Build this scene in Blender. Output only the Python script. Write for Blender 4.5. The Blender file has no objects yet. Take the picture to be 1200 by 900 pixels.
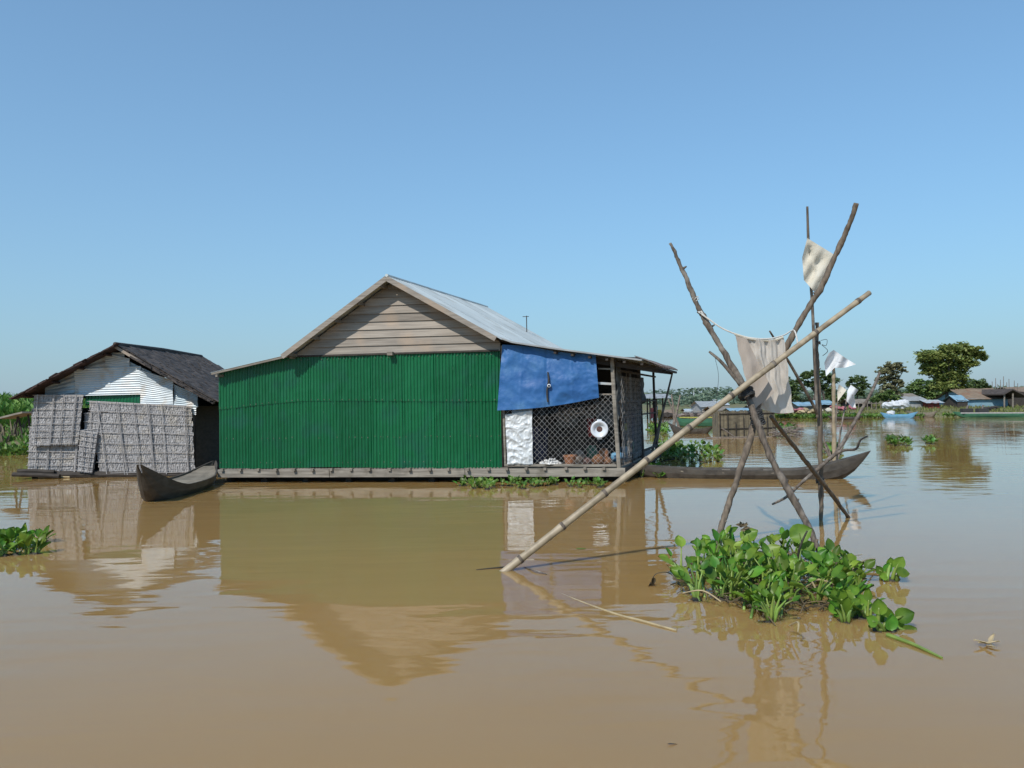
import bpy, math, random
from mathutils import Vector, Matrix, noise
random.seed(7)
R = math.radians
V = Vector
scene = bpy.context.scene

# ------------------------------------------------------------------ camera
CAM = V((0, 0, 1.6)); FPX = 940.0
TH = math.atan(20 / FPX); RO = R(0.9)
Fw = V((0, math.cos(TH), math.sin(TH)))
r0 = V((1, 0, 0)); u0 = V((0, -math.sin(TH), math.cos(TH)))
Rt = r0 * math.cos(RO) - u0 * math.sin(RO)
Up = r0 * math.sin(RO) + u0 * math.cos(RO)
cd = bpy.data.cameras.new('camera'); cam = bpy.data.objects.new('camera', cd)
scene.collection.objects.link(cam)
cd.sensor_width = 36; cd.lens = FPX / 1200 * 36; cd.clip_end = 8000; cd.clip_start = 0.05
mw = Matrix((Rt, Up, -Fw)).transposed().to_4x4(); mw.translation = CAM
cam.matrix_world = mw
scene.camera = cam

# ------------------------------------------------------------------ light
HZ = (.24, .74); HC = (.350, .452, .540)
EL, AZ = R(45), R(32)          # sun behind the camera, to the left
SUN = V((-math.sin(AZ) * math.cos(EL), -math.cos(AZ) * math.cos(EL), math.sin(EL)))
w = bpy.data.worlds.new('World'); scene.world = w; w.use_nodes = True
nt = w.node_tree; bg = nt.nodes['Background']
sky = nt.nodes.new('ShaderNodeTexSky'); sky.sky_type = 'NISHITA'; sky.sun_disc = False
sky.sun_elevation = EL; sky.sun_rotation = R(180) + AZ
sky.air_density = 1.0; sky.dust_density = 0.25; sky.ozone_density = 3.0; sky.altitude = 0
# hazy tropical air: the sky fades to one pale blue towards the horizon
tcw = nt.nodes.new('ShaderNodeTexCoord'); sep = nt.nodes.new('ShaderNodeSeparateXYZ'); nt.links.new(tcw.outputs['Generated'], sep.inputs[0])
def wm(op, a, b=0.0):
    n = nt.nodes.new('ShaderNodeMath'); n.operation = op
    for i, x in enumerate((a, b)):
        if isinstance(x, (int, float)): n.inputs[i].default_value = x
        else: nt.links.new(x, n.inputs[i])
    return n.outputs[0]
hz = wm('ADD', wm('MULTIPLY', wm('EXPONENT', wm('MULTIPLY', wm('MAXIMUM', sep.outputs[2], 0.0), -4.5)), HZ[1]), HZ[0])
hm = nt.nodes.new('ShaderNodeMix'); hm.data_type = 'RGBA'; nt.links.new(hz, hm.inputs[0]); st = nt.nodes.new('ShaderNodeMix'); st.data_type = 'RGBA'; st.blend_type = 'MULTIPLY'; st.inputs[0].default_value = 1
nt.links.new(sky.outputs[0], st.inputs[6]); st.inputs[7].default_value = (.56, 1.07, 1.25, 1); nt.links.new(st.outputs[2], hm.inputs[6])
hm.inputs[7].default_value = (HC[0] / .15, HC[1] / .15, HC[2] / .15, 1)
nt.links.new(hm.outputs[2], bg.inputs[0]); bg.inputs[1].default_value = 0.15
sl = bpy.data.lights.new('sun', 'SUN'); sl.energy = 3.9; sl.angle = R(0.5); sl.color = (1.0, 0.95, 0.87)
so = bpy.data.objects.new('sun', sl); scene.collection.objects.link(so)
so.rotation_euler = SUN.to_track_quat('Z', 'Y').to_euler(); so.location = (0, 0, 30)
scene.view_settings.view_transform = 'Standard'; scene.view_settings.look = 'None'
scene.view_settings.exposure = 0.0; scene.view_settings.gamma = 1

# ------------------------------------------------------------------ pixel -> world helpers (reference pixels 1200x900)
def ray(px, py):
    return Fw + Rt * ((px - 600) / FPX) + Up * ((450 - py) / FPX)
def W(px, py, D):
    d = ray(px, py); return CAM + d * (D / d.y)
def G(px, py, z=0.0):
    d = ray(px, py); return CAM + d * ((z - CAM.z) / d.z)
def PL(px, py, p, n):
    d = ray(px, py); return CAM + d * ((p - CAM).dot(n) / d.dot(n))

# ------------------------------------------------------------------ object helpers
def tag(o, label=None, cat=None, group=None, kind=None):
    if label: o['label'] = label
    if cat: o['category'] = cat
    if group: o['group'] = group
    if kind: o['kind'] = kind
    return o
def thing(name, label, cat, loc, group=None):
    o = bpy.data.objects.new(name, None); scene.collection.objects.link(o)
    o.location = loc; o.empty_display_size = .1
    return tag(o, label, cat, group)
def worldloc(o):
    p = V((0, 0, 0))
    while o: p = p + o.location; o = o.parent
    return p
def rnd(a=-1, b=1): return random.uniform(a, b)

class MB:
    def __init__(s): s.v = []; s.f = []
    def add(s, vs, fs):
        n = len(s.v); s.v.extend([V(p) for p in vs]); s.f.extend([tuple(i + n for i in f) for f in fs]); return s
    def box(s, c, X, Y, Z):      # half-extent vectors
        c = V(c); vs = [c + X * a + Y * b + Z * d for a in (-1, 1) for b in (-1, 1) for d in (-1, 1)]
        return s.add(vs, [(0, 1, 3, 2), (4, 6, 7, 5), (0, 4, 5, 1), (2, 3, 7, 6), (0, 2, 6, 4), (1, 5, 7, 3)])
    def bar(s, a, b, w_, h_, up=V((0, 0, 1))):
        a = V(a); b = V(b); d = b - a; L = d.length; d.normalize()
        sx = d.cross(up)
        if sx.length < 1e-4: sx = d.cross(V((0, 1, 0)))
        sx.normalize(); uz = sx.cross(d)
        return s.box((a + b) / 2, d * L / 2, sx * w_ / 2, uz * h_ / 2)
    def prism(s, poly, off):     # extrude polygon by vector
        n = len(poly); vs = [V(p) for p in poly] + [V(p) + off for p in poly]
        fs = [tuple(range(n)), tuple(range(2 * n - 1, n - 1, -1))] + [(i, i + n, (i + 1) % n + n, (i + 1) % n) for i in range(n)]
        return s.add(vs, fs)
    def tube(s, pts, rad, seg=8, jit=0.0, smooth=0):
        pts = [V(p) for p in pts]
        if not hasattr(rad, '__len__'): rad = [rad] * len(pts)
        rad = list(rad)
        if smooth:
            P = []; Q = []
            n = len(pts)
            for i in range(n - 1):
                p0 = pts[max(i - 1, 0)]; p1 = pts[i]; p2 = pts[i + 1]; p3 = pts[min(i + 2, n - 1)]
                for k in range(smooth):
                    t = k / smooth
                    P.append(0.5 * ((2 * p1) + (p2 - p0) * t + (2 * p0 - 5 * p1 + 4 * p2 - p3) * t * t + (3 * p1 - p0 - 3 * p2 + p3) * t ** 3))
                    Q.append(rad[i] * (1 - t) + rad[i + 1] * t)
            P.append(pts[-1]); Q.append(rad[-1]); pts = P; rad = Q
        if jit: rad = [r * (1 + rnd(-jit, jit)) for r in rad]
        n = len(pts); vs = []; fs = []
        ref = None
        for i, p in enumerate(pts):
            d = (pts[min(i + 1, n - 1)] - pts[max(i - 1, 0)])
            if d.length < 1e-9: d = V((0, 0, 1))
            d.normalize()
            if ref is None:
                ref = d.orthogonal().normalized()
            else:
                ref = ref - d * ref.dot(d)
                if ref.length < 1e-6: ref = d.orthogonal()
                ref.normalize()
            b = d.cross(ref)
            for k in range(seg):
                a = 2 * math.pi * k / seg
                vs.append(p + (ref * math.cos(a) + b * math.sin(a)) * rad[i])
        for i in range(n - 1):
            for k in range(seg):
                k2 = (k + 1) % seg
                fs.append((i * seg + k, i * seg + k2, (i + 1) * seg + k2, (i + 1) * seg + k))
        fs.append(tuple(range(seg - 1, -1, -1))); fs.append(tuple((n - 1) * seg + k for k in range(seg)))
        return s.add(vs, fs)
    def grid(s, fn, nu, nv):     # fn(u,v)->point
        vs = [fn(i / nu, j / nv) for j in range(nv + 1) for i in range(nu + 1)]
        fs = [(j * (nu + 1) + i, j * (nu + 1) + i + 1, (j + 1) * (nu + 1) + i + 1, (j + 1) * (nu + 1) + i) for j in range(nv) for i in range(nu)]
        return s.add(vs, fs)
    def lathe(s, prof, c, ax=V((0, 0, 1)), seg=20):
        ax = V(ax).normalized(); a = ax.orthogonal().normalized(); b = ax.cross(a); c = V(c)
        vs = [c + ax * z + (a * math.cos(2 * math.pi * k / seg) + b * math.sin(2 * math.pi * k / seg)) * r for r, z in prof for k in range(seg)]
        fs = [(i * seg + k, i * seg + (k + 1) % seg, (i + 1) * seg + (k + 1) % seg, (i + 1) * seg + k) for i in range(len(prof) - 1) for k in range(seg)]
        return s.add(vs, fs)
    def blob(s, c, rx, ry, rz, amp=.15, seg=10, rings=7, f=3.0):
        c = V(c); vs = []; fs = []
        for i in range(rings + 1):
            th = math.pi * i / rings
            for k in range(seg):
                ph = 2 * math.pi * k / seg
                d = V((math.sin(th) * math.cos(ph), math.sin(th) * math.sin(ph), math.cos(th)))
                m = 1 + amp * noise.noise(d * f + c * 7)
                vs.append(c + V((d.x * rx, d.y * ry, d.z * rz)) * m)
        for i in range(rings):
            for k in range(seg):
                fs.append((i * seg + k, (i + 1) * seg + k, (i + 1) * seg + (k + 1) % seg, i * seg + (k + 1) % seg))
        return s.add(vs, fs)
    def build(s, name, mat_, parent=None, smooth=False, loc=None, **kw):
        me = bpy.data.meshes.new(name)
        o = bpy.data.objects.new(name, me); scene.collection.objects.link(o)
        if parent is not None:
            o.parent = parent; off = worldloc(parent)
        else:
            if loc is None:
                xs = [p.x for p in s.v]; ys = [p.y for p in s.v]; zs = [p.z for p in s.v]
                loc = V(((min(xs) + max(xs)) / 2, (min(ys) + max(ys)) / 2, min(zs)))
            o.location = loc; off = V(loc)
        me.from_pydata([p - off for p in s.v], [], s.f)
        me.materials.append(mat_)
        if smooth:
            me.polygons.foreach_set('use_smooth', [True] * len(me.polygons))
        me.update()
        return tag(o, **kw) if kw else o

# ------------------------------------------------------------------ materials
def mat(name, c1, c2=None, rough=.8, sc=(8, 8, 8), isl=0.0, bump=0.0, bsc=None, metal=0.0, transl=0.0, detail=6, lo=.35, hi=.65, spec=.5, c3=None, sc3=1.2, hue=0.0):
    m = bpy.data.materials.new(name); m.use_nodes = True; nt = m.node_tree; L = nt.links
    p = nt.nodes['Principled BSDF']; p.inputs['Roughness'].default_value = rough; p.inputs['Metallic'].default_value = metal
    p.inputs['Specular IOR Level'].default_value = spec
    tc = nt.nodes.new('ShaderNodeTexCoord')
    mp = nt.nodes.new('ShaderNodeMapping'); L.new(tc.outputs['Object'], mp.inputs[0]); mp.inputs['Scale'].default_value = sc
    nz = nt.nodes.new('ShaderNodeTexNoise'); L.new(mp.outputs[0], nz.inputs[0]); nz.inputs['Scale'].default_value = 1; nz.inputs['Detail'].default_value = detail
    mr = nt.nodes.new('ShaderNodeMapRange'); L.new(nz.outputs[0], mr.inputs[0]); mr.inputs[1].default_value = lo; mr.inputs[2].default_value = hi
    mx = nt.nodes.new('ShaderNodeMix'); mx.data_type = 'RGBA'; L.new(mr.outputs[0], mx.inputs[0])
    mx.inputs[6].default_value = (*c1, 1); mx.inputs[7].default_value = (*(c2 or c1), 1)
    out = mx.outputs[2]
    if c3:
        n3 = nt.nodes.new('ShaderNodeTexNoise'); L.new(tc.outputs['Object'], n3.inputs[0]); n3.inputs['Scale'].default_value = sc3; n3.inputs['Detail'].default_value = 5
        m3 = nt.nodes.new('ShaderNodeMapRange'); L.new(n3.outputs[0], m3.inputs[0]); m3.inputs[1].default_value = .52; m3.inputs[2].default_value = .7
        x3 = nt.nodes.new('ShaderNodeMix'); x3.data_type = 'RGBA'; L.new(m3.outputs[0], x3.inputs[0]); L.new(out, x3.inputs[6]); x3.inputs[7].default_value = (*c3, 1)
        out = x3.outputs[2]
    if isl or hue:
        ge = nt.nodes.new('ShaderNodeNewGeometry')
        hs = nt.nodes.new('ShaderNodeHueSaturation'); L.new(out, hs.inputs['Color'])
        r1 = nt.nodes.new('ShaderNodeMapRange'); L.new(ge.outputs['Random Per Island'], r1.inputs[0]); r1.inputs[3].default_value = 1 - isl; r1.inputs[4].default_value = 1 + isl
        L.new(r1.outputs[0], hs.inputs['Value'])
        if hue:
            ml = nt.nodes.new('ShaderNodeMath'); ml.operation = 'MULTIPLY'; L.new(ge.outputs['Random Per Island'], ml.inputs[0]); ml.inputs[1].default_value = 7.31
            fr = nt.nodes.new('ShaderNodeMath'); fr.operation = 'FRACT'; L.new(ml.outputs[0], fr.inputs[0])
            r2 = nt.nodes.new('ShaderNodeMapRange'); L.new(fr.outputs[0], r2.inputs[0]); r2.inputs[3].default_value = .5 - hue; r2.inputs[4].default_value = .5 + hue
            L.new(r2.outputs[0], hs.inputs['Hue'])
        out = hs.outputs[0]
    L.new(out, p.inputs['Base Color'])
    if bump:
        b = nt.nodes.new('ShaderNodeBump'); b.inputs['Distance'].default_value = bump; b.inputs['Strength'].default_value = 1
        if bsc:
            m2 = nt.nodes.new('ShaderNodeMapping'); L.new(tc.outputs['Object'], m2.inputs[0]); m2.inputs['Scale'].default_value = bsc
            n2 = nt.nodes.new('ShaderNodeTexNoise'); L.new(m2.outputs[0], n2.inputs[0]); n2.inputs['Scale'].default_value = 1; n2.inputs['Detail'].default_value = 5
            L.new(n2.outputs[0], b.inputs['Height'])
        else: L.new(nz.outputs[0], b.inputs['Height'])
        L.new(b.outputs[0], p.inputs['Normal'])
    if transl:
        t = nt.nodes.new('ShaderNodeBsdfTranslucent'); L.new(out, t.inputs[0])
        ms = nt.nodes.new('ShaderNodeMixShader'); ms.inputs[0].default_value = transl
        L.new(p.outputs[0], ms.inputs[1]); L.new(t.outputs[0], ms.inputs[2])
        L.new(ms.outputs[0], nt.nodes['Material Output'].inputs[0])
    return m

M = {}
M['green_tin'] = mat('green_painted_tin', (.0035, .105, .036), (.006, .13, .046), rough=.38, sc=(.9, .9, .7), isl=.08, bump=.012, bsc=(5, 5, 5), c3=(.010, .105, .055), sc3=2.2)
M['board'] = mat('weathered_board', (.32, .28, .235), (.215, .185, .155), rough=.85, sc=(1.6, 1.6, 26), isl=.30, bump=.004, c3=(.34, .265, .20), sc3=1.6)
M['grey_wood'] = mat('grey_wood', (.25, .22, .18), (.16, .135, .11), rough=.88, sc=(3, 3, 20), isl=.2, bump=.005)
M['beam_wood'] = mat('beam_wood', (.30, .27, .225), (.17, .15, .125), rough=.9, sc=(2, 2, 24), isl=.16, bump=.005, c3=(.12, .105, .08), sc3=2.5)
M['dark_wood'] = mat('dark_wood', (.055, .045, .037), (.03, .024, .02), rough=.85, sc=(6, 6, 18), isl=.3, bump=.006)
M['boat_wood'] = mat('tarred_boat_wood', (.048, .041, .034), (.08, .068, .056), rough=.6, sc=(9, 3, 14), isl=.15, bump=.006, c3=(.095, .083, .068), sc3=2.4)
M['boat_deck'] = mat('sunbleached_deck_boards', (.25, .215, .165), (.17, .145, .11), rough=.85, sc=(8, 2.5, 10), isl=.25, bump=.006)
M['metal_roof'] = mat('galvanised_roof', (.54, .58, .565), (.46, .50, .49), rough=.55, sc=(1.2, 1.2, 1.2), metal=.12, isl=.10, c3=(.38, .39, .36), sc3=1.6)
M['rust_tin'] = mat('rusty_roof_edge', (.10, .07, .055), (.2, .17, .15), rough=.7, sc=(7, 7, 7), isl=.3)
M['white_tin'] = mat('white_blue_tin', (.52, .57, .60), (.40, .46, .50), rough=.45, sc=(2.5, 2.5, 5), metal=.12, isl=.17, bump=.004, bsc=(5, 5, 5), c3=(.40, .35, .29), sc3=3.4)
M['shed_roof'] = mat('dark_shingle', (.040, .032, .028), (.09, .072, .062), rough=.85, sc=(12, 3, 12), isl=.45, bump=.01)
M['shed_eave'] = mat('reddish_eave', (.055, .028, .024), (.035, .02, .018), rough=.85, sc=(8, 8, 8), isl=.4, bump=.01)
M['grey_white_tin'] = mat('bluish_grey_tin', (.36, .43, .47), (.27, .33, .37), rough=.4, sc=(2.5, 2.5, 5), metal=.3, c3=(.30, .24, .19), sc3=3.5)
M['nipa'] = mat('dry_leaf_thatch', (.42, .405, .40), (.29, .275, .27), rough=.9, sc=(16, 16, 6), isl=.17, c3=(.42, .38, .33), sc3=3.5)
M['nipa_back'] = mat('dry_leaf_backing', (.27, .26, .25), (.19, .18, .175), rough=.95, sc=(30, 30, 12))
M['cane'] = mat('grey_cane', (.40, .385, .38), (.29, .275, .27), rough=.8, sc=(20, 20, 20), isl=.25)
M['bamboo'] = mat('pale_bamboo', (.40, .32, .215), (.29, .23, .15), rough=.5, sc=(10, 10, 10), isl=0, bump=.002, c3=(.22, .17, .11), sc3=5)
M['pole'] = mat('bark_pole', (.17, .135, .105), (.065, .05, .038), rough=.85, sc=(38, 38, 7), isl=0, bump=.012, c3=(.24, .21, .175), sc3=6)
M['pole_light'] = mat('peeled_pole', (.20, .155, .11), (.09, .068, .05), rough=.8, sc=(34, 34, 6), bump=.008, c3=(.10, .075, .055), sc3=5)
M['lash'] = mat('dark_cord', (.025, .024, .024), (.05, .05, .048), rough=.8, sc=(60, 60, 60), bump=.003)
M['rope'] = mat('white_rope', (.6, .58, .54), (.5, .47, .42), rough=.9, sc=(60, 60, 60), bump=.003)
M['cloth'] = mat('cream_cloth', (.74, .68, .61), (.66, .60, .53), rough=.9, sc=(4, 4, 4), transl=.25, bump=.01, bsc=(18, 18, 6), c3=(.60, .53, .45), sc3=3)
M['cloth_shade'] = mat('shaded_cream_cloth', (.50, .43, .37), (.44, .37, .31), rough=.9, sc=(4, 4, 4), transl=.25, bump=.01, bsc=(18, 18, 6))  # darker copy of the cream cloth, the layer's shade put into its colour
M['cloth2'] = mat('pale_cloth', (.76, .71, .60), (.66, .60, .48), rough=.9, sc=(6, 6, 6), transl=.25, bump=.012, bsc=(12, 12, 12))
M['white_cloth'] = mat('white_plastic_cloth', (.78, .79, .80), (.66, .67, .68), rough=.6, sc=(6, 6, 6), transl=.2, bump=.01, bsc=(8, 8, 8))
M['white_sheet'] = mat('crinkled_white_sheet', (.66, .68, .68), (.54, .56, .57), rough=.4, sc=(7, 7, 7), bump=.012, bsc=(14, 14, 14))
M['tarp'] = mat('blue_tarpaulin', (.022, .115, .33), (.036, .155, .40), rough=.52, sc=(2.5, 2.5, 2.5), transl=.12, bump=.012, bsc=(9, 9, 9), c3=(.07, .20, .42), sc3=3.2)
M['wire'] = mat('galvanised_wire', (.55, .54, .52), (.45, .44, .42), rough=.5, metal=.3)
M['enamel'] = mat('white_enamel', (.62, .65, .68), rough=.2)
M['terracotta'] = mat('terracotta', (.36, .15, .065), (.28, .11, .05), rough=.75, sc=(12, 12, 12), bump=.003)
M['coir'] = mat('brown_husk', (.24, .11, .05), (.12, .06, .035), rough=.95, sc=(25, 25, 25), bump=.02)
M['coir_dark'] = mat('dark_husk', (.13, .07, .055), (.07, .04, .035), rough=.95, sc=(25, 25, 25), bump=.02)
M['white_float'] = mat('white_floats', (.74, .73, .70), (.62, .60, .56), rough=.6, sc=(9, 9, 9), isl=.08)
M['red_cloth'] = mat('dark_red_cloth', (.16, .018, .02), (.09, .012, .014), rough=.9, sc=(9, 9, 9), transl=.1)
M['navy_cloth'] = mat('navy_cloth', (.018, .022, .05), (.03, .035, .07), rough=.9, sc=(9, 9, 9))
M['net'] = mat('old_net_cloth', (.14, .15, .155), (.05, .055, .055), rough=.95, sc=(9, 9, 9), isl=.5)
M['twig'] = mat('dry_twig', (.24, .20, .165), (.14, .11, .09), rough=.9, sc=(12, 12, 12), isl=.3)
M['leaf'] = mat('hyacinth_leaf', (.17, .32, .035), (.085, .205, .025), rough=.40, sc=(9, 9, 9), isl=.42, hue=.03, transl=.42, spec=.35, c3=(.22, .33, .045), sc3=3)
M['leaf_far'] = mat('hyacinth_leaf_far', (.13, .25, .035), (.07, .15, .022), rough=.45, sc=(4, 4, 4), isl=.42, hue=.03, transl=.30)
M['stalk'] = mat('hyacinth_stalk', (.24, .34, .07), (.15, .24, .045), rough=.4, sc=(12, 12, 12), isl=.3, hue=.02, transl=.15)
M['dead'] = mat('dead_leaf', (.17, .125, .065), (.08, .06, .035), rough=.85, sc=(14, 14, 14), isl=.35, transl=.1)
M['root'] = mat('wet_roots', (.045, .037, .022), (.02, .018, .012), rough=.7, sc=(20, 20, 20), isl=.3)
M['straw'] = mat('straw_stalk', (.42, .33, .18), (.30, .23, .13), rough=.7, sc=(14, 14, 14), isl=.25)
M['bark'] = mat('tree_bark', (.13, .11, .09), (.08, .065, .055), rough=.9, sc=(4, 4, 4), bump=.03)
for nm, c in dict(dark=(.11, .16, .055), mid=(.15, .22, .065), olive=(.21, .25, .07), grey=(.22, .215, .11), far=(.14, .19, .125)).items():
    M['crown_' + nm] = mat('crown_' + nm, c, tuple(x * 1.35 for x in c), rough=.6, sc=(.9, .9, .9), isl=.38, hue=.02, transl=.38)
M['grass'] = mat('bank_grass', (.16, .20, .05), (.21, .20, .075), rough=.8, sc=(.5, .5, .5), isl=.4, hue=.02, transl=.2)
M['scrub'] = mat('left_bank_scrub', (.10, .22, .03), (.14, .26, .045), rough=.7, sc=(.6, .6, .6), isl=.4, hue=.02, transl=.25)
M['dry_brush'] = mat('dry_reed', (.22, .175, .12), (.15, .12, .08), rough=.9, sc=(2, 2, 2), isl=.4)
M['earth'] = mat('bank_earth', (.17, .15, .075), (.12, .14, .05), rough=.95, sc=(.6, .6, .6), detail=8, c3=(.16, .12, .08), sc3=.5, bump=.1)
M['thatch'] = mat('brown_thatch_roof', (.25, .185, .13), (.16, .12, .085), rough=.95, sc=(3, 3, 14), isl=.2, bump=.02, c3=(.20, .11, .07), sc3=1.5)
M['blue_sheet'] = mat('pale_blue_sheet', (.16, .29, .38), (.24, .37, .44), rough=.6, sc=(2, 2, 2), isl=.2)
M['blue_paint'] = mat('light_blue_paint', (.16, .38, .56), (.12, .30, .47), rough=.5, sc=(3, 3, 3), isl=.1)
M['green_paint'] = mat('green_boat_paint', (.03, .12, .075), (.05, .16, .09), rough=.5, sc=(3, 3, 3))
M['yellow_paint'] = mat('yellow_rail_paint', (.45, .42, .08), (.35, .33, .07), rough=.6)
M['red_paint'] = mat('red_brown_paint', (.26, .04, .03), (.18, .035, .028), rough=.7, sc=(4, 4, 4))
M['grey_tin'] = mat('grey_tin', (.35, .36, .36), (.24, .25, .25), rough=.6, sc=(3, 3, 3), isl=.1)
M['pink_cloth'] = mat('pink_cloth', (.42, .16, .17), (.3, .1, .12), rough=.9)
M['fish_fence'] = mat('split_bamboo_screen', (.22, .18, .115), (.14, .115, .075), rough=.9, sc=(4, 4, 9), isl=.3)

# ------------------------------------------------------------------ water
def water_mat():
    m = bpy.data.materials.new('muddy_river_water'); m.use_nodes = True; nt = m.node_tree; L = nt.links
    p = nt.nodes['Principled BSDF']; p.inputs['Roughness'].default_value = .03; p.inputs['IOR'].default_value = 1.333
    tc = nt.nodes.new('ShaderNodeTexCoord')
    def nz(scale, sc, det, rough=.5, dist=0):
        mp = nt.nodes.new('ShaderNodeMapping'); L.new(tc.outputs['Object'], mp.inputs[0]); mp.inputs['Scale'].default_value = sc
        n = nt.nodes.new('ShaderNodeTexNoise'); L.new(mp.outputs[0], n.inputs[0]); n.inputs['Scale'].default_value = scale
        n.inputs['Detail'].default_value = det; n.inputs['Roughness'].default_value = rough; n.inputs['Distortion'].default_value = dist; return n.outputs[0]
    def math_(op, a, b):
        n = nt.nodes.new('ShaderNodeMath'); n.operation = op
        for i, x in enumerate((a, b)):
            if isinstance(x, (int, float)): n.inputs[i].default_value = x
            else: L.new(x, n.inputs[i])
        return n.outputs[0]
    def mr(x, a, b, c, d):
        n = nt.nodes.new('ShaderNodeMapRange'); L.new(x, n.inputs[0])
        for i, q in enumerate((a, b, c, d)): n.inputs[i + 1].default_value = q
        return n.outputs[0]
    p.inputs['Subsurface Weight'].default_value = .85; p.inputs['Subsurface Radius'].default_value = (1, .75, .5); p.inputs['Subsurface Scale'].default_value = .35
    big = nz(.18, (1, 1, 1), 3)
    mx = nt.nodes.new('ShaderNodeMix'); mx.data_type = 'RGBA'; L.new(mr(big, .35, .65, 0, 1), mx.inputs[0])
    mx.inputs[6].default_value = (.330, .203, .076, 1); mx.inputs[7].default_value = (.300, .184, .068, 1)
    L.new(mx.outputs[2], p.inputs['Base Color'])
    patch = mr(nz(.22, (1, .7, 1), 2), .42, .62, .25, 1.0)
    h1 = math_('MULTIPLY', math_('MULTIPLY', nz(1.8, (.5, 1.6, 1), 2, .4, .3), patch), WAVE[0])
    h2 = math_('MULTIPLY', math_('MULTIPLY', nz(6, (.5, 1.5, 1), 2, .5), patch), WAVE[1])
    h3 = math_('MULTIPLY', nz(.45, (.6, 1.2, 1), 1), WAVE[2])
    h = math_('ADD', math_('ADD', h1, h2), h3)
    b = nt.nodes.new('ShaderNodeBump'); b.inputs['Distance'].default_value = 1; b.inputs['Strength'].default_value = 1
    L.new(h, b.inputs['Height']); L.new(b.outputs[0], p.inputs['Normal'])
    return m
WAVE = (.013, .0009, .008)
M['water'] = water_mat()
MB().add([(-3000, -60, 0), (3000, -60, 0), (3000, 6000, 0), (-3000, 6000, 0)], [(0, 1, 2, 3)]).build('water', M['water'], loc=V((0, 0, 0)), kind='structure', label='brown muddy river water with soft ripples', cat='water')

# ------------------------------------------------------------------ far bank terrain
SHORE = [(-400, 190), (-40, 175), (12, 150), (24, 108), (23.5, 80), (19.5, 64), (21.5, 59), (28, 57.5), (36, 56.5), (60, 54), (110, 46), (400, 20)]
def shore_d(x, y):
    best = 1e9; sgn = 1
    for (a, b), (c, d) in zip(SHORE, SHORE[1:]):
        ex, ey = c - a, d - b; L2 = ex * ex + ey * ey
        t = max(0, min(1, ((x - a) * ex + (y - b) * ey) / L2))
        qx, qy = a + ex * t, b + ey * t; dd = math.hypot(x - qx, y - qy)
        if dd < best - 1e-6:
            best = dd; sgn = 1 if (ex * (y - b) - ey * (x - a)) > 0 else -1
    return best * sgn
def bank_z(x, y):
    d = shore_d(x, y) + 1.2 * noise.noise(V((x * .12, y * .12, 3)))
    if d < 0: return max(-1.2, d * .4)
    z = .70 * (1 - math.exp(-d / 5)) + .12 * noise.noise(V((x * .25, y * .25, 0)))
    return z + min(.6, d * .002)
def axis(a, b, st, lo, hi):
    xs = []; x = a
    while x <= b: xs.append(x); x += st
    s = st; x = xs[-1]
    while x < hi: s *= 1.35; x += s; xs.append(x)
    s = st; x = xs[0]
    while x > lo: s *= 1.35; x -= s; xs.insert(0, x)
    return xs
xs = axis(10, 75, 1.0, -1500, 1800); ys = axis(50, 115, 1.0, 15, 3500)
zz = {}; mb = MB(); idx = {}
for j, y in enumerate(ys):
    for i, x in enumerate(xs):
        zz[i, j] = bank_z(x, y); idx[i, j] = len(mb.v); mb.v.append(V((x, y, zz[i, j])))
for j in range(len(ys) - 1):
    for i in range(len(xs) - 1):
        if max(zz[i, j], zz[i + 1, j], zz[i, j + 1], zz[i + 1, j + 1]) > -.3:
            mb.f.append((idx[i, j], idx[i + 1, j], idx[i + 1, j + 1], idx[i, j + 1]))
mb.build('ground', M['earth'], smooth=True, loc=V((0, 0, 0)), kind='structure', label='low grassy river bank with houses and trees on it', cat='ground')
# left bank mound behind the shed
def left_z(x, y):
    d = (y - 28.5) - .12 * (x + 18) + 1.0 * noise.noise(V((x * .2, y * .2, 8)))
    dx = (-9.5 - x)
    z = min(.42 * d, 1.0 + .09 * d, 1.75)
    return min(z, dx * .6) + (.15 * noise.noise(V((x * .5, y * .5, 1))) if d > 0 else 0)
MB().grid(lambda u, v: V((-70 + 62 * u, 26 + 44 * v, max(-.6, left_z(-70 + 62 * u, 26 + 44 * v)))), 90, 60).build('terrain', M['earth'], smooth=True, loc=V((0, 0, 0)), kind='structure', label='overgrown green bank behind the shed at the left edge', cat='terrain')

def tuft(mb, p, h, w_, n=5, lean=.5):
    for _ in range(n):
        a = rnd(0, 6.283); d = V((math.cos(a), math.sin(a), 0)); q = d.cross(V((0, 0, 1)))
        o = p + d * rnd(0, w_ * .6); hh = h * rnd(.6, 1.2); l = rnd(.1, lean) * hh
        mb.add([o - q * w_ * .12, o + q * w_ * .12, o + d * l * .4 + q * w_ * .1 + V((0, 0, hh * .6)), o + d * l + V((0, 0, hh))], [(0, 1, 2, 3)])
mb = MB()
cnt = 0
while cnt < 7000:
    x = rnd(18, 62); y = rnd(53, 80); z = bank_z(x, y)
    if z < .03 or (y > 68 and random.random() < .6): continue
    tuft(mb, V((x, y, z - .03)), rnd(.08, .28), .3, 4); cnt += 1
mb.build('grass', M['grass'], loc=V((40, 62, 0)), kind='stuff', label='short green and yellow grass along the far bank', cat='grass')
mb = MB(); md = MB(); cnt = 0
while cnt < 3800:
    x = rnd(-30, -10); y = rnd(27.5, 40); z = left_z(x, y)
    if z < -.15: continue
    (md if (.25 < z < .85 and random.random() < .8) else mb).__class__
    if .3 < z < .8 and random.random() < .5: tuft(md, V((x, y, z - .05)), rnd(.25, .5), .35, 5)
    else: tuft(mb, V((x, y, z - .05)), rnd(.2, .55) * (1.2 if z > .9 else .7), .55, 6, 1.2)
    cnt += 1
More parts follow.
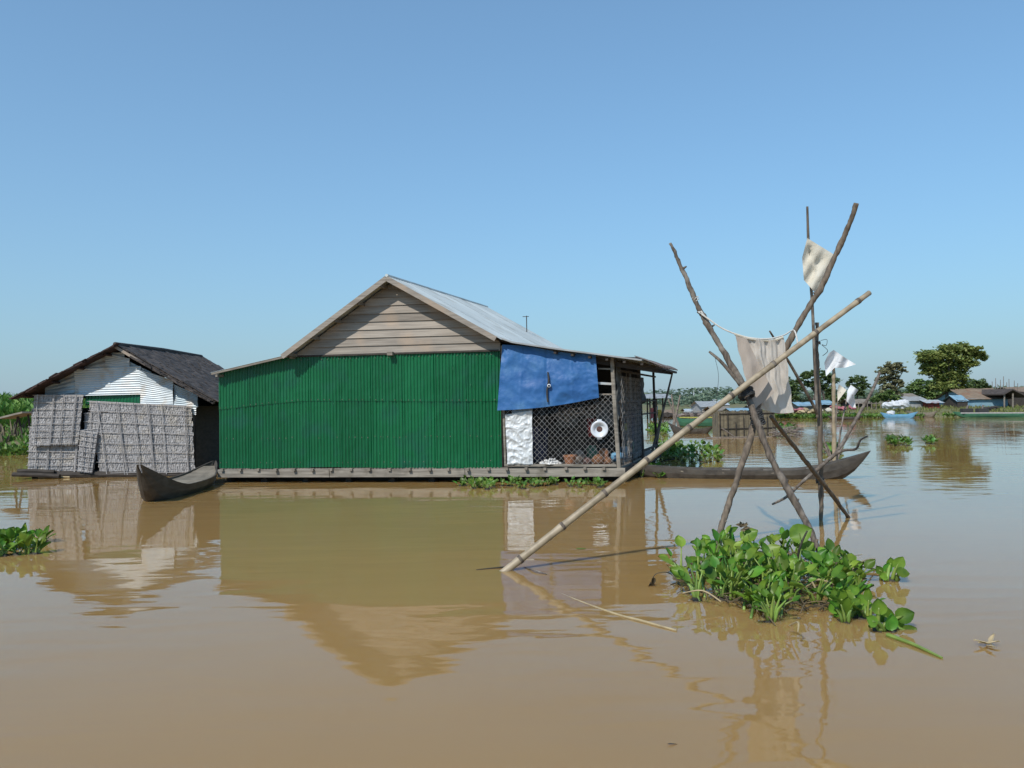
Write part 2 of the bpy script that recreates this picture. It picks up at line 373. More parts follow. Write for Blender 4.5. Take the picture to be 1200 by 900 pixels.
mb.build('scrub', M['scrub'], loc=V((-18, 32, 0)), kind='stuff', label='lush green scrub covering the left bank', cat='scrub')
md.build('dry_reeds', M['dry_brush'], loc=V((-18, 31, 0)), kind='stuff', label='dry brown reeds low on the left bank', cat='reeds')

# ------------------------------------------------------------------ shapes shared by several things
def corr(mb, bot, top, n_ridge, nrm, amp=.008, rows=4, sub=6, dent=0.0, seed=0, s0=0.0, s1=1.0):
    n = n_ridge * sub
    def f(u, v):
        s = s0 + (s1 - s0) * u
        p = bot(s).lerp(top(s), v)
        return p + nrm * (amp * math.sin(2 * math.pi * n_ridge * u) + dent * noise.noise(V((s * 9 + seed, v * 3, seed))))
    return mb.grid(f, n, rows)
def hull(t_parent, p0, p1, width, h, rise0, rise1, mhull, mdeck, deck=True, rim=.03, name='hull', draft=.1, seats=3, flare=.62):
    """dug-out: p0 bow, p1 stern on the water"""
    p0 = V(p0); p1 = V(p1); ax = (p1 - p0); Ln = ax.length; ax.normalize(); sd = ax.cross(V((0, 0, 1))).normalized()
    N = 26; secs = []
    def hw(t): return max(.025, width / 2 * (math.sin(math.pi * (.012 + .976 * t)) ** .72))
    def sh(t):
        a = max(0, 1 - t / .32); b = max(0, (t - .68) / .32)
        return h + rise0 * a ** 1.8 + rise1 * b ** 1.8
    def kl(t):
        a = max(0, 1 - t / .16); b = max(0, (t - .86) / .14)
        return -draft + (sh(t) + draft - .20) * max(a ** 1.6, b ** 1.6)
    for i in range(N + 1):
        t = i / N; c = p0 + ax * Ln * t; wv = hw(t); zs = sh(t); zk = kl(t)
        rk = -ax * .14 * max(0, 1 - t / .16) ** 1.5 + ax * .2 * max(0, (t - .86) / .14) ** 1.5
        o = [(-1, 1), (-.96, .62), (-.78, .25), (-flare * .6, .03), (0, 0), (flare * .6, .03), (.78, .25), (.96, .62), (1, 1)]
        outer = [c + sd * wv * a + V((0, 0, zk + (zs - zk) * b)) + rk * b for a, b in o]
        wi = max(.01, wv - rim)
        inner = [c + sd * wi * a + V((0, 0, zk + .04 + (zs - zk - .04) * b)) + rk * b for a, b in reversed(o)]
        secs.append(outer + inner)
    m = len(secs[0]); mb = MB(); vs = [p for s_ in secs for p in s_]; fs = []
    for i in range(N):
        for k in range(m):
            k2 = (k + 1) % m; fs.append((i * m + k, i * m + k2, (i + 1) * m + k2, (i + 1) * m + k))
    fs.append(tuple(range(m))[::-1]); fs.append(tuple(N * m + k for k in range(m)))
    mb.add(vs, fs).build(name, mhull, t_parent)
    if deck:
        db = MB(); t = .2
        while t < .93:
            dt = rnd(.035, .06)
            a = t; b = min(t + dt - .004, .95); zt = .02
            q = []
            for tt in (a, b):
                for s_ in (-1, 1): q.append(p0 + ax * Ln * tt + sd * s_ * (hw(tt) - rim) + V((0, 0, sh(tt) - .05 + rnd(-.008, .008))))
            db.prism([q[0], q[1], q[3], q[2]], V((0, 0, zt))); t += dt
        db.build('deck', mdeck, t_parent)
    else:
        for k in range(seats):
            t = .22 + .56 * k / max(1, seats - 1); c = p0 + ax * Ln * t
            MB().bar(c - sd * (hw(t) - .01) + V((0, 0, sh(t) - .05)), c + sd * (hw(t) - .01) + V((0, 0, sh(t) - .05)), .16, .025).build('thwart', mdeck, t_parent)
    return ax, sd, hw, sh, Ln

# ================================================================== GREEN FLOATING HOUSE
al = R(8); e1 = V((math.cos(al), -math.sin(al), 0)); e2 = V((math.sin(R(18)), math.cos(R(18)), 0))
nF = V((-math.sin(al), -math.cos(al), 0))
A0 = W(453, 560, 16.2); A0.z = 0
def FA(px, py, o=0.0): return PL(px, py, A0 + nF * o, nF)
Z = V((0, 0, 1)); DEP = 5.3
house = thing('floating_house', 'big floating house with green corrugated front and wooden gable', 'house', V((A0.x, A0.y + 2.5, 0)))
s_of = lambda p: (p - A0).dot(e1)
sL = s_of(FA(257, 490)); sR = s_of(FA(586, 490)); sV = s_of(FA(729, 540))
zf = FA(600, 547).z       # floor level
zb = zf - .005
def FS(s, z, o=0.0): return A0 + e1 * s + nF * o + Z * z
# top line of green wall
TL = [(257, 434), (335, 418.5), (453, 415), (586, 411)]
tl = [(s_of(FA(*p)), FA(*p).z) for p in TL]
def ztop(s):
    for (a, za), (b, zb_) in zip(tl, tl[1:]):
        if s <= b: return za + (zb_ - za) * (s - a) / (b - a)
    return tl[-1][1]
zmid = FA(420, 472).z
def zseam(s):
    u = (s - sL) / (sR - sL)
    return zmid + .03 * math.sin(u * 5) - .12 * max(0, .3 - u) / .3 + .02
wall = MB()
nsh = 9; wid = (sR - sL) / nsh
for k in range(nsh):
    a = sL + wid * k; b = a + wid + .02
    tilt = rnd(-.012, .012)
    off = .012 * (k % 2) + rnd(0, .004)
    zz_ = zb + rnd(-.02, .015)
    corr(wall, lambda s, o=off: FS(s, zz_, .0 + o), lambda s, o=off: FS(s, min(zseam(s) + .06, ztop(s)), .0 + o), 10, nF, amp=.0135, rows=5, dent=.012, seed=k, s0=a, s1=b)
    corr(wall, lambda s, o=off: FS(s, zseam(s), .012 + o), lambda s, o=off: FS(s, ztop(s) - .005, .014 + o), 10, nF, amp=.0135, rows=4, dent=.010, seed=k + 40, s0=a, s1=b)
wall.build('wall', M['green_tin'], house)
nl = MB(); sm_ = MB()
for zz_ in (zb + .12, zb + .62, 9, 10):
    s_ = sL + .05
    while s_ < sR:
        z_ = zseam(s_) + .03 if zz_ == 9 else (ztop(s_) - .07 if zz_ == 10 else zz_ + rnd(-.015, .015))
        if random.random() < .75: nl.box(FS(s_, z_, .055), e1 * .007, nF * .004, Z * .007)
        s_ += wid / 5 + rnd(-.02, .02)
nl.build('nails', M['rust_tin'], house, kind='stuff')
for k in range(16):
    s_ = rnd(sL, sR - .2); z_ = rnd(zb + .1, ztop(s_) - .2); l = rnd(.02, .09)
    sm_.box(FS(s_, z_, .052), e1 * rnd(.003, .006) + Z * rnd(-.01, .01), nF * .0015, Z * l * rnd(.1, .4))
sm_.build('scuffs', M['green_paint'], house, kind='stuff')
# other walls (left, back)
bk = lambda p, d=DEP: p + e2 * d
MB().grid(lambda u, v: (FS(sL, zb) + e2 * DEP * u + Z * v * (ztop(sL) - zb) + V((.008 * math.sin(u * 400), 0, 0))), 200, 2).build('side_wall', M['green_tin'], house)
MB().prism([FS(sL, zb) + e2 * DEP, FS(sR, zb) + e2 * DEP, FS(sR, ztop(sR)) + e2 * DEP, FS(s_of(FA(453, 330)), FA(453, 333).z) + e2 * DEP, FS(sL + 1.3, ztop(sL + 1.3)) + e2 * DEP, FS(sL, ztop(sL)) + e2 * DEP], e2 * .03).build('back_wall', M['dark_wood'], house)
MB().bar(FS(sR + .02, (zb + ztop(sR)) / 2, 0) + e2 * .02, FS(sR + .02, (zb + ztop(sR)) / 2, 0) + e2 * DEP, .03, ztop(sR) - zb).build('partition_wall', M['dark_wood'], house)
# gable boards
OH = .33
ap = FA(453, 325, OH); rl = FA(331, 417, OH); rr = FA(581, 396, OH)
sh_ = e2 * (OH / -e2.dot(nF))
def onroof(a, b, z): t = (z - a.z) / (b.z - a.z); return s_of(a.lerp(b, t))
gl = FA(340, 418, .03); gr = FA(580, 411, .03)
apex = ap + sh_ - Z * .04
gb = MB(); nb = 9
zg0 = gl.z + .02; zg1 = apex.z; hh = (zg1 - zg0) / nb
sa = s_of(apex); sl_, sr_ = s_of(gl), s_of(gr)
zgR = gr.z
for k in range(nb):
    z0 = zg0 + hh * k; z1 = z0 + hh
    def lim(z):
        z += .03
        return max(sl_ - .05, onroof(ap + sh_, rl + sh_, z)), min(sR + .03, onroof(ap + sh_, rr + sh_, z))
    a0, b0 = lim(z0); a1, b1 = lim(z1)
    tl_ = rnd(-.006, .006)
    lo = .055; up_ = .03
    poly = [FS(a0, z0 + tl_, lo), FS(b0, z0 - tl_, lo), FS(b1, z1 - .002, up_), FS(a1, z1 - .002, up_)]
    gb.prism(poly, -nF * .02)
gb.build('gable_boards', M['board'], house)
MB().box(FA(458, 414.5, .09), e1 * .055, nF * .09, Z * .035).build('beam_end', M['grey_wood'], house)
MB().box(FA(343, 419, .09), e1 * .03, nF * .09, Z * .025).build('beam_end', M['grey_wood'], house)
MB().bar(FS(sl_ - .1, ztop(sl_) + .005, .045), FS(sR, ztop(sR) + .005, .045), .03, .035).build('top_rail', M['dark_wood'], house)
# roof
RD = DEP + OH + .25
def roofslope(a, b, name, n=34, thick=.02, m=M['metal_roof'], rd=RD):
    """corrugated sheet between ridge line starting a and eave line starting b (running back along e2)"""
    nn = (b - a).cross(e2).normalized()
    if nn.z < 0: nn = -nn
    mb = MB()
    ns = 6
    for k in range(ns):
        corr(mb, lambda s: b + e2 * rd * s + nn * (.006 * (k % 2)), lambda s: a + e2 * rd * s + nn * (.006 * (k % 2)), n // ns + 3, nn, amp=.010, rows=2, s0=k / ns, s1=(k + 1) / ns + .005)
    return mb.build(name, m, house)
roofslope(ap + Z * .03, rl + Z * .03, 'roof')
roofslope(ap + Z * .03, rr + Z * .03 + (rr - ap) * .05, 'roof')
# ridge cap
MB().tube([ap + Z * .035, ap + Z * .035 + e2 * RD], .035, 8).build('ridge_cap', M['metal_roof'], house)
# barge boards
for a, b in ((ap, rl), (ap, rr)):
    d = (b - a).normalized(); n2 = nF
    MB().bar(a - Z * .02 + nF * .02, b - Z * .02 + nF * .02, .03, .10, up=Z).build('bargeboard', M['board'], house)
for (a, b) in ((ap, rl), (ap, rr)):      # purlins under the overhang
    for k in range(5):
        q = a.lerp(b, .06 + k * .22) - Z * .07 - nF * .02
        MB().bar(q, q + e2 * (RD - .1), .05, .06).build('purlin', M['grey_wood'], house)
# left lean-to roof
la = FA(338, 415.5, OH - .12); lb = FA(246, 437, OH - .12)
roofslope(la, lb, 'lean_to_roof', 24)
MB().bar(la - Z * .03, lb - Z * .03 + (la - lb) * .02, .02, .035).build('fascia', M['grey_wood'], house)
MB().bar(lb + e1 * .14 - Z * .06, lb + e1 * .14 - Z * .06 + e2 * RD, .05, .05).build('purlin', M['grey_wood'], house)
# right lean-to roof (curves flatter to the right)
RP = [(572, 391), (600, 401), (650, 408.5), (700, 415), (752, 422)]
rp = [FA(x, y, OH - .05) for x, y in RP]
def rcurve(u):
    x = u * (len(rp) - 1); i = min(int(x), len(rp) - 2); return rp[i].lerp(rp[i + 1], x - i)
mb = MB()
mb.grid(lambda u, v: rcurve(u) + e2 * RD * v + Z * (.012 * math.sin(v * 150)), 16, 150)
mb.build('lean_to_roof', M['metal_roof'], house)
mb = MB()
for a, b in zip(rp, rp[1:]): mb.bar(a + nF * .01, b + nF * .01, .012, .03)
mb.build('roof_edge', M['grey_tin'], house)
# tattered outer sheets
tip = rp[-1]; dn = (FA(787, 433, OH - .05) - tip)
for k, (sc_, dz) in enumerate(((1.0, 0), (.55, -.02), (.9, .0), (.6, -.03), (.95, -.01), (.7, 0))):
    o = e2 * (k * RD / 6)
    def px_(q): d = q - CAM; return 600 + FPX * d.dot(Rt) / d.dot(Fw)
    sc_ = min(sc_, max(.05, next((t / 50 for t in range(50, 0, -1) if px_(tip + dn * (t / 50) + o + e2 * RD / 6) < 784 - 5 * (k % 2)), .05)))
    mb = MB(); mb.grid(lambda u, v: tip - dn * .25 + o + dn * (sc_ + .25) * u + e2 * (RD / 6 - .04) * v + Z * (dz + .03 + .018 * math.sin(v * 26) - .03 * u * u), 6, 24)
    mb.build('torn_sheet', M['rust_tin'], house)
for k in range(6):
    q = rp[2].lerp(rp[-1], k / 5) - Z * .07 - nF * .03
    MB().bar(q, q + e2 * (RD - .2), .05, .05).build('purlin', M['dark_wood'], house)
for k in range(5):
    d = e2 * (.35 + k * 1.25)
    MB().bar(rp[1] - Z * .12 + d, rp[-1] + dn * (.45 - .14 * k) - Z * .11 + d, .06, .09).build('rafter', M['dark_wood'], house)

# floor, beam, joists, floats
MB().prism([FS(sL, zf - .04), FS(sV, zf - .04), FS(sV, zf - .04) + e2 * DEP, FS(sL, zf - .04) + e2 * DEP], Z * .03).build('floor', M['grey_wood'], house)
bz1 = FA(450, 549.5, .04).z; bz0 = FA(450, 559, .04).z
beam = MB(); cuts = [sL - .02, sL + 2.4, sL + 5.2, sV + .06]
for a, b in zip(cuts, cuts[1:]):
    beam.box(FS((a + b) / 2, (bz0 + bz1) / 2, .045), e1 * (b - a - .012) / 2, nF * .018, Z * (bz1 - bz0) / 2)
beam.build('front_beam', M['beam_wood'], house)
s = sL + .1; k = 0
while s < sV:
    jz = bz1 - .012
    MB().bar(FS(s, jz + rnd(0, .01), .10 + rnd(0, .05)), FS(s, jz, -.3), .055, .05).build('joist', M['grey_wood'], house)
    s += .388 + rnd(-.03, .03)
s = sL + .1
while s < sV - .2:
    L_ = rnd(.5, 1.1)
    fb = MB().tube([FS(s, rnd(-.01, .03), -.15), FS(s + .03, .0, -1.4)], rnd(.05, .09), 8); fb.build('float_log', M['dark_wood'], house); s += L_
for d_ in (.6, 2.4, 4.6):
    MB().tube([FS(sL - .05, -.005, 0) + e2 * d_, FS(sV, -.005, 0) + e2 * d_], .12, 10).build('float_log', M['dark_wood'], house)
MB().box(FS((sL + sV) / 2, bz0 - .035, -.45), e1 * (sV - sL) / 2, nF * .02, Z * .05).build('inner_beam', M['dark_wood'], house)
MB().bar(FS(sV + .04, (bz0 + bz1) / 2, 0), FS(sV + .04, (bz0 + bz1) / 2, 0) + e2 * DEP, .035, (bz1 - bz0)).build('side_beam', M['dark_wood'], house)
# veranda posts and rails
def post(a, b, r_, m=M['grey_wood'], nm='post'):
    MB().tube([a, a.lerp(b, .5) + V((rnd(-.01, .01), 0, 0)), b], [r_, r_ * .95, r_ * .9], 7).build(nm, m, house)
cp = FS(sV - .06, zf - .05, .02)
post(cp, FA(717, 419, .02), .045, M['beam_wood'])
post(FA(592.5, 546, .02), FA(588, 405, .02), .028, M['beam_wood'])
for d_, r_ in ((1.2, .04), (2.5, .075), (5.0, .035)):
    q = FS(sV - .02, zf - .1) + e2 * d_
    post(q, q + Z * (2.05 + .02 * d_) - e1 * .05, r_, M['dark_wood'])
for s__ in (1.7, 3.4, 5.1):
    q = FS(sR + .06, zf) + e2 * s__; 
MB().bar(FA(591, 545, .04), FA(722, 545.5, .04), .05, .045).build('bottom_rail', M['beam_wood'], house)
MB().bar(FA(700, 449, .02), FA(719, 450, .02), .03, .045).build('window_rail', M['white_tin'], house)
MB().bar(FA(701, 432, .02), FA(719, 432.5, .02), .025, .03).build('window_rail', M['beam_wood'], house)
MB().bar(FA(590, 411, .0), FA(722, 422, .0), .05, .06).build('top_beam', M['dark_wood'], house)
MB().bar(FA(700, 462, -.02), FA(721, 462, -.02), .03, .03).build('window_rail', M['grey_wood'], house)
# side rails + netting on the right side
for zz_, r_ in ((.12, .05), (.95, .03), (1.25, .03), (1.85, .04)):
    a = FS(sV - .02, zf + zz_); MB().bar(a, a + e2 * 5.0, .03, r_).build('side_rail', M['dark_wood'], house)
# slats closing the side of the porch, uneven and with gaps
for k in range(15):
    d_ = .15 + k * .165 + rnd(-.03, .03); q = FS(sV - .03, zf - .02) + e2 * d_
    if random.random() < .25: continue
    MB().bar(q, q + Z * rnd(.5, 1.95) + e2 * rnd(-.05, .05), rnd(.02, .045), .012, up=e1).build('slat', M['grey_wood'] if k % 3 else M['dark_wood'], house)
# chain link
def clipline(p, d, w_, h_):
    t0, t1 = -1e9, 1e9
    for x, dx, m_ in ((p[0], d[0], w_), (p[1], d[1], h_)):
        a, b = (0 - x) / dx, (m_ - x) / dx
        if a > b: a, b = b, a
        t0 = max(t0, a); t1 = min(t1, b)
    return (t0, t1) if t1 > t0 + .02 else None
def chain(org, X, w_, h_, sp, nrm, rad=.0024):
    mb = MB(); x = -h_ * 1.2
    for sgn in (1, -1):
        x = -h_ - .5
        while x < w_ + h_ + .5:
            c = clipline((x, 0), (sgn * 1.0, 1.08), w_, h_)
            if c:
                def P(t): return org + X * (x + sgn * t) + Z * (1.08 * t) + nrm * (.004 * sgn)
                n = max(2, int((c[1] - c[0]) / .25)); 
                mb.tube([P(c[0] + (c[1] - c[0]) * i / n) + X * rnd(-.011, .011) for i in range(n + 1)], rad, 4)
            x += sp
    return mb
o_ = FA(594, 544, .03); wch = (FA(721, 544, .03) - o_).length
chain(o_, e1, wch, FA(650, 478, .03).z - o_.z + .25, .104, nF).build('chain_link_fence', M['wire'], house)
o_ = FS(sV - .0, zf + .05); 
chain(o_, e2, 2.5, 1.7, .16, e1, .003).build('side_fence', M['wire'], house)
# inner partition, a shelf and dim clutter of the store room
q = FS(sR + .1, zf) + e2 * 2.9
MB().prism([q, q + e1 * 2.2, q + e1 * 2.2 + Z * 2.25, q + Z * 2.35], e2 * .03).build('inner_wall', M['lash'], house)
q2 = q + e1 * 1.75
for zz_ in (.45, .9, 1.35):
    MB().bar(q - e2 * .2 + Z * zz_, q2 - e2 * .2 + Z * zz_, .35, .025).build('shelf', M['dark_wood'], house)
mb = MB()
for k in range(46):
    a = FA(rnd(652, 722), rnd(470, 492), -.35 - rnd(0, .8)); d = V((rnd(-.5, .5), rnd(-.2, .2), rnd(-.35, .35)))
    mb.tube([a - d * .5, a + d * .1 + V((0, 0, .02)), a + d * .5], [.009, .008, .004], 4)
tag(mb.build('twig_bundle', M['twig'], loc=FA(690, 495, -.6)), 'tangle of dry twigs hanging under the blue tarpaulin inside the porch', 'twigs')
# nets hanging along the right side wall of the porch
def rag(mb, a, X, w_, h_, amp=.03, seed=0, n=10, m_=8, ragged=.15, Nn=None):
    Nn = Nn or X.cross(Z)
    mb.grid(lambda u, v: a + X * (w_ * (u - .5) * (1 - .15 * v)) - Z * (h_ * v * (1 + ragged * noise.noise(V((u * 3, seed, 0))))) + Nn * (amp * math.sin(u * 17 + seed) * (.3 + v) + amp * noise.noise(V((u * 3, v * 3, seed)))), n, m_)
for k, (d_, wq, zt, hq, m_, lb_) in enumerate((
        (.45, .55, 1.95, .95, 'net', 'grey fishing net hung beside the front corner post of the porch'),
        (1.65, .5, 1.9, .75, 'net', 'grey net hung high behind the second post of the porch side'),
        (1.9, .4, 1.0, .6, 'navy_cloth', 'dark blue cloth hung low on the side of the porch'),
        (3.4, .5, 1.8, .6, 'net', 'pale net hung near the far post of the porch side'))):
    mb = MB(); rag(mb, FS(sV - .12, zf + zt) + e2 * d_, e2, wq, hq, .05, k * 3)
    tag(mb.build('hanging_net' if m_ == 'net' else 'hanging_cloth', M[m_], smooth=True), lb_, 'net' if m_ == 'net' else 'cloth')
for k, (x, y, d_, wq, hq, m_, lb_) in enumerate((
        (693, 490, -.3, .17, .36, 'red_cloth', 'dark red cloth hanging left of the white basin'),
        (632, 500, -1.1, .35, .8, 'navy_cloth', 'navy cloth hanging in the dark beside the white plastic sheet'),
        (712, 470, -.7, .5, .5, 'net', 'bunched grey netting hanging behind the porch corner'),
        (665, 482, -1.5, .5, .35, 'net', 'pale net bundle in the dark middle of the porch'))):
    mb = MB(); rag(mb, FA(x, y, d_), e1, wq, hq, .04, k * 5 + 1, Nn=nF)
    tag(mb.build('hanging_net' if m_ == 'net' else 'hanging_cloth', M[m_], smooth=True), lb_, 'net' if m_ == 'net' else 'cloth')
for k, (d_, zz_, r_, h_, m_, lb_) in enumerate((
        (2.05, .62, .05, .22, 'coir', 'orange brown jar on the porch side shelf'), (1.75, .62, .045, .16, 'yellow_paint', 'yellow tin on the porch side shelf'),
        (2.2, .12, .10, .26, 'green_paint', 'green bucket low at the side of the porch'), (1.5, .12, .09, .18, 'blue_sheet', 'pale blue basin low at the side of the porch'),
        (.7, .06, .13, .16, 'blue_paint', 'blue bowl behind the porch corner post'), (2.0, 1.18, .06, .2, 'white_tin', 'whitish can on the upper side shelf of the porch'))):
    c = FS(sV - .22, zf + zz_) + e2 * d_
    MB().lathe([(0, 0), (r_ * .8, 0), (r_, h_ * .3), (r_, h_ * .8), (r_ * .7, h_), (r_ * .5, h_), (r_ * .45, h_ * .85), (0, h_ * .8)], c, seg=12).build('jar' if h_ > .17 else 'bowl', M[m_], smooth=True, label=lb_, cat='container')
for zz_ in (.58, 1.14):
    a = FS(sV - .22, zf + zz_) + e2 * 1.25; MB().bar(a, a + e2 * 1.25, .26, .025).build('side_shelf', M['grey_wood'], house)
for k, (x, d_, r_, h_, m_, nm_, lb_) in enumerate(((631, -.7, .15, .42, 'navy_cloth', 'drum', 'dark blue drum behind the white floats'), (656, -1.3, .16, .3, 'dark_wood', 'basket', 'dark basket deep inside behind the clay pot'),
        (678, -.9, .12, .26, 'twig', 'basket', 'grey brown basket behind the darkest coconut'), (694, -1.2, .11, .34, 'green_paint', 'jar', 'dark green jar deep behind the coconuts'), (708, -.8, .10, .3, 'terracotta', 'jar', 'brown clay jar behind the smallest coconut'))):
    c = FA(x, 545, d_); c.z = zf
    MB().lathe([(0, 0), (r_ * .8, 0), (r_, h_ * .35), (r_ * .95, h_ * .8), (r_ * .7, h_ * .92), (r_ * .72, h_), (r_ * .6, h_), (r_ * .55, h_ * .8), (0, h_ * .75)], c, seg=14).build(nm_, M[m_], smooth=True, label=lb_, cat='container')
# antenna on roof
aq = ap.lerp(rr, .62) + e2 * 4.9 + Z * .03
ant = MB().tube([aq, aq + Z * .42], .012, 6)
ant.build('antenna_mast', M['dark_wood'], house)
MB().bar(aq + Z * .40 - e1 * .1, aq + Z * .40 + e1 * .06, .015, .015).build('antenna_arm', M['dark_wood'], house)

# blue tarpaulin
c00, c10, c11, c01 = FA(589, 404, .09), FA(698, 416, .09), FA(702, 466, .12), FA(583, 481, .16)
def tarp(u, v):
    p = c00.lerp(c10, u).lerp(c01.lerp(c11, u), v)
    sag = .05 * math.sin(u * math.pi * 2.2) * (1 - v) * .4 - .05 * math.sin(math.pi * u) * v
    rg = lambda a, b, q: 1 - abs(noise.noise(V((a, b, q)))) * 2
    bul = .03 * noise.noise(V((u * 4.2, v * 1.2, 5))) + .03 * math.sin(math.pi * v) + .022 * rg(u * 3 + v * 1.5, v * 2.2 - u * 1.5, 2) + .011 * rg(u * 8 - v * 2, v * 4 + u, 7) + .005 * rg(u * 16, v * 10, 4) + .012 * math.sin(u * 22 + v) * (1 - v) ** 2
    bul += -.012 * math.exp(-((u - .48) / .012) ** 2) + .008 * math.exp(-((u - .22) / .01) ** 2) + .008 * math.exp(-((u - .74) / .01) ** 2)
    return p + Z * sag + nF * bul
tarp_eye = MB()
tp = thing('tarpaulin', 'creased blue tarpaulin hung across the porch front', 'tarpaulin', c01)
MB().grid(tarp, 90, 44).build('sheet', M['tarp'], tp, smooth=True)
MB().tube([FA(642, 436, .17), FA(643, 447, .2), FA(641, 458, .2), FA(642, 471, .2)], [.014, .022, .018, .02], 7, smooth=4).build('strap', M['lash'], tp)
MB().lathe([(.02, 0), (.035, .01), (.035, .03), (.02, .04)], FA(643.5, 452, .2), ax=nF, seg=12).build('buckle', M['enamel'], tp)
MB().blob(FA(624.5, 450.5, .13), .06, .02, .05, .5, f=5).build('patch', M['blue_sheet'], tp)
# white crinkled sheet
c00, c10, c11, c01 = FA(592, 486, .06), FA(623.5, 481, .06), FA(624.5, 544, .06), FA(595, 544, .06)
MB().grid(lambda u, v: c00.lerp(c10, u).lerp(c01.lerp(c11, u), v) + nF * (.03 * (1 - abs(noise.noise(V((u * 2.5 + v * 2, v * 5 - u * 2, 1)))) * 2) + .014 * (1 - abs(noise.noise(V((u * 6 - v * 3, v * 11 + u * 2, 4)))) * 2) + .012 * noise.noise(V((u * 2, v * 3, 6)))), 40, 80).build(
    'plastic_sheet', M['white_sheet'], label='crinkled white plastic sheet covering the left end of the porch netting', cat='plastic sheet')
MB().grid(lambda u, v: FA(600 + 24 * u, 478 + 11 * v, -.05) + nF * .02 * noise.noise(V((u * 4, v * 4, 2))), 8, 6).build(
    'cloth_scrap', M['white_tin'], label='pale scrap behind the netting just above the white plastic sheet', cat='cloth')
# enamel basin
c = FA(702.5, 503, .09)
bs = thing('enamel_basin', 'white enamel ring basin hung on the porch netting', 'basin', c)
MB().lathe([(.055, -.02), (.075, -.028), (.105, -.02), (.125, .03), (.15, .04), (.168, .034), (.170, .04), (.166, .047), (.148, .052), (.118, .04), (.098, -.008), (.075, -.014), (.058, -.008), (.055, -.02)], c, ax=nF, seg=36).build('bowl', M['enamel'], bs, smooth=True)
MB().lathe([(.0, -.012), (.057, -.011)], c, ax=nF, seg=24).build('bottom', M['coir_dark'], bs)
for s_ in (1, -1): MB().box(c + Z * .172 * s_ + nF * .02, e1 * .045, nF * .006, Z * .02).build('handle', M['enamel'], bs)
# white floats pile on a tray
c = FA(645, 545, -.15)
pl = thing('float_pile', 'heap of small white floats on a dark tray on the porch floor', 'floats', c)
c.z = zf
MB().lathe([(0, 0), (.2, 0), (.24, .04), (.23, .04), (.19, .012), (0, .012)], c, seg=20).build('tray', M['dark_wood'], pl)
mb = MB()
for k in range(85):
    a = rnd(0, 6.28); r_ = .21 * math.sqrt(random.random()); h_ = .03 + (.15 * (1 - r_ / .25)) * random.random()
    mb.blob(c + V((r_ * math.cos(a), r_ * math.sin(a), h_)), .022, .022, .03, .2, 6, 4)
mb.build('floats', M['white_float'], pl, smooth=True, kind='stuff')
# terracotta pot
c = FA(668, 545, -.12); c.z = zf + .002
MB().lathe([(0, 0), (.085, 0), (.125, .18), (.138, .18), (.14, .215), (.122, .215), (.11, .17), (.075, .02), (0, .02)], c, seg=24).build('flower_pot', M['terracotta'], smooth=False, label='orange clay pot on the porch floor beside the white floats', cat='pot')
for x, y, r_, m_, lb_ in ((688.5, 545, .085, 'coir_dark', 'dark husked coconut next to the clay pot'), (701, 545, .115, 'coir', 'largest orange brown coconut, middle of the three on the porch'), (712, 545, .085, 'coir', 'small orange brown coconut against the porch corner post')):
    c = FA(x, y, -.12); c.z = zf + r_ * .95
    MB().blob(c, r_ * 1.1, r_, r_, .25, 14, 10).build('coconut', M[m_], smooth=True, label=lb_, cat='coconut', group='coconuts on the porch floor')

# ================================================================== LEFT SHED
D0 = 18.5
def S(px, py, o=0.0): return W(px, py, D0 - o)
X1 = V((1, 0, 0)); Y1 = V((0, 1, 0)); NS = V((0, -1, 0)); SD = 4.6
shed = thing('shed', 'old floating shed with thatched walls and dark shingle roof', 'shed', V((S(130, 550).x, D0 + 2, 0)))
zs0 = S(120, 556).z
# carcass walls (dark, inside and right side)
xl, xr = S(37, 500).x, S(227, 500).x; ze = S(227, 476).z
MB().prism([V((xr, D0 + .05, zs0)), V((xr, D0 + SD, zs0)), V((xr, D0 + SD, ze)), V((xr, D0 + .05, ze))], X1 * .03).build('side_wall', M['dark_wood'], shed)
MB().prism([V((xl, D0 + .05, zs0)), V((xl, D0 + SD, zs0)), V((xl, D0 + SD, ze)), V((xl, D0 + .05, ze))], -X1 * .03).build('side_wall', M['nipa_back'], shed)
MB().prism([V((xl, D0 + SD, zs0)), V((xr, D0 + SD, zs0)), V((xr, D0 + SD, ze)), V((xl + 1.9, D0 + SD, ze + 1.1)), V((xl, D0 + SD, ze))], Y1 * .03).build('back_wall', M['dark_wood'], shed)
for x in (xl + .05, xr - .05, (xl + xr) / 2 - .3):
    MB().tube([V((x, D0 + .1, -.1)), V((x + .02, D0 + .1, ze))], .04, 7).build('post', M['grey_wood'], shed)
# tin panels of the gable: horizontal corrugations
def tin(px0, px1, yt0, yt1, yb0, yb1, o, nm='tin_panel', m_='white_tin', per=.05, vert=False):
    mb = MB(); a, b, c, d = S(px0, yt0, o), S(px1, yt1, o), S(px1, yb1, o), S(px0, yb0, o)
    hgt = (a - d).length; n = max(2, int(hgt / per)); wd = (b - a).length
    if vert: mb.grid(lambda u, v: a.lerp(b, u).lerp(d.lerp(c, u), v) + NS * .008 * math.sin(2 * math.pi * int(wd / .075) * u), int(wd / .075) * 6, 2)
    else: mb.grid(lambda u, v: a.lerp(b, u).lerp(d.lerp(c, u), v) + NS * (.0045 * math.sin(2 * math.pi * n * v) + .05 * noise.noise(V((u * wd * 1.6, v * hgt * 2.2, px0)))), 24, n * 6)
    return mb.build(nm, M[m_], shed)
tin(52, 88, 447, 430, 464, 464, .0, m_='grey_white_tin')
tin(86, 132, 432, 413, 434, 431, .012, m_='grey_white_tin')
tin(120, 152, 413, 420, 432, 431, .024)
tin(150, 178, 423, 436, 432, 437, .008, m_='grey_white_tin')
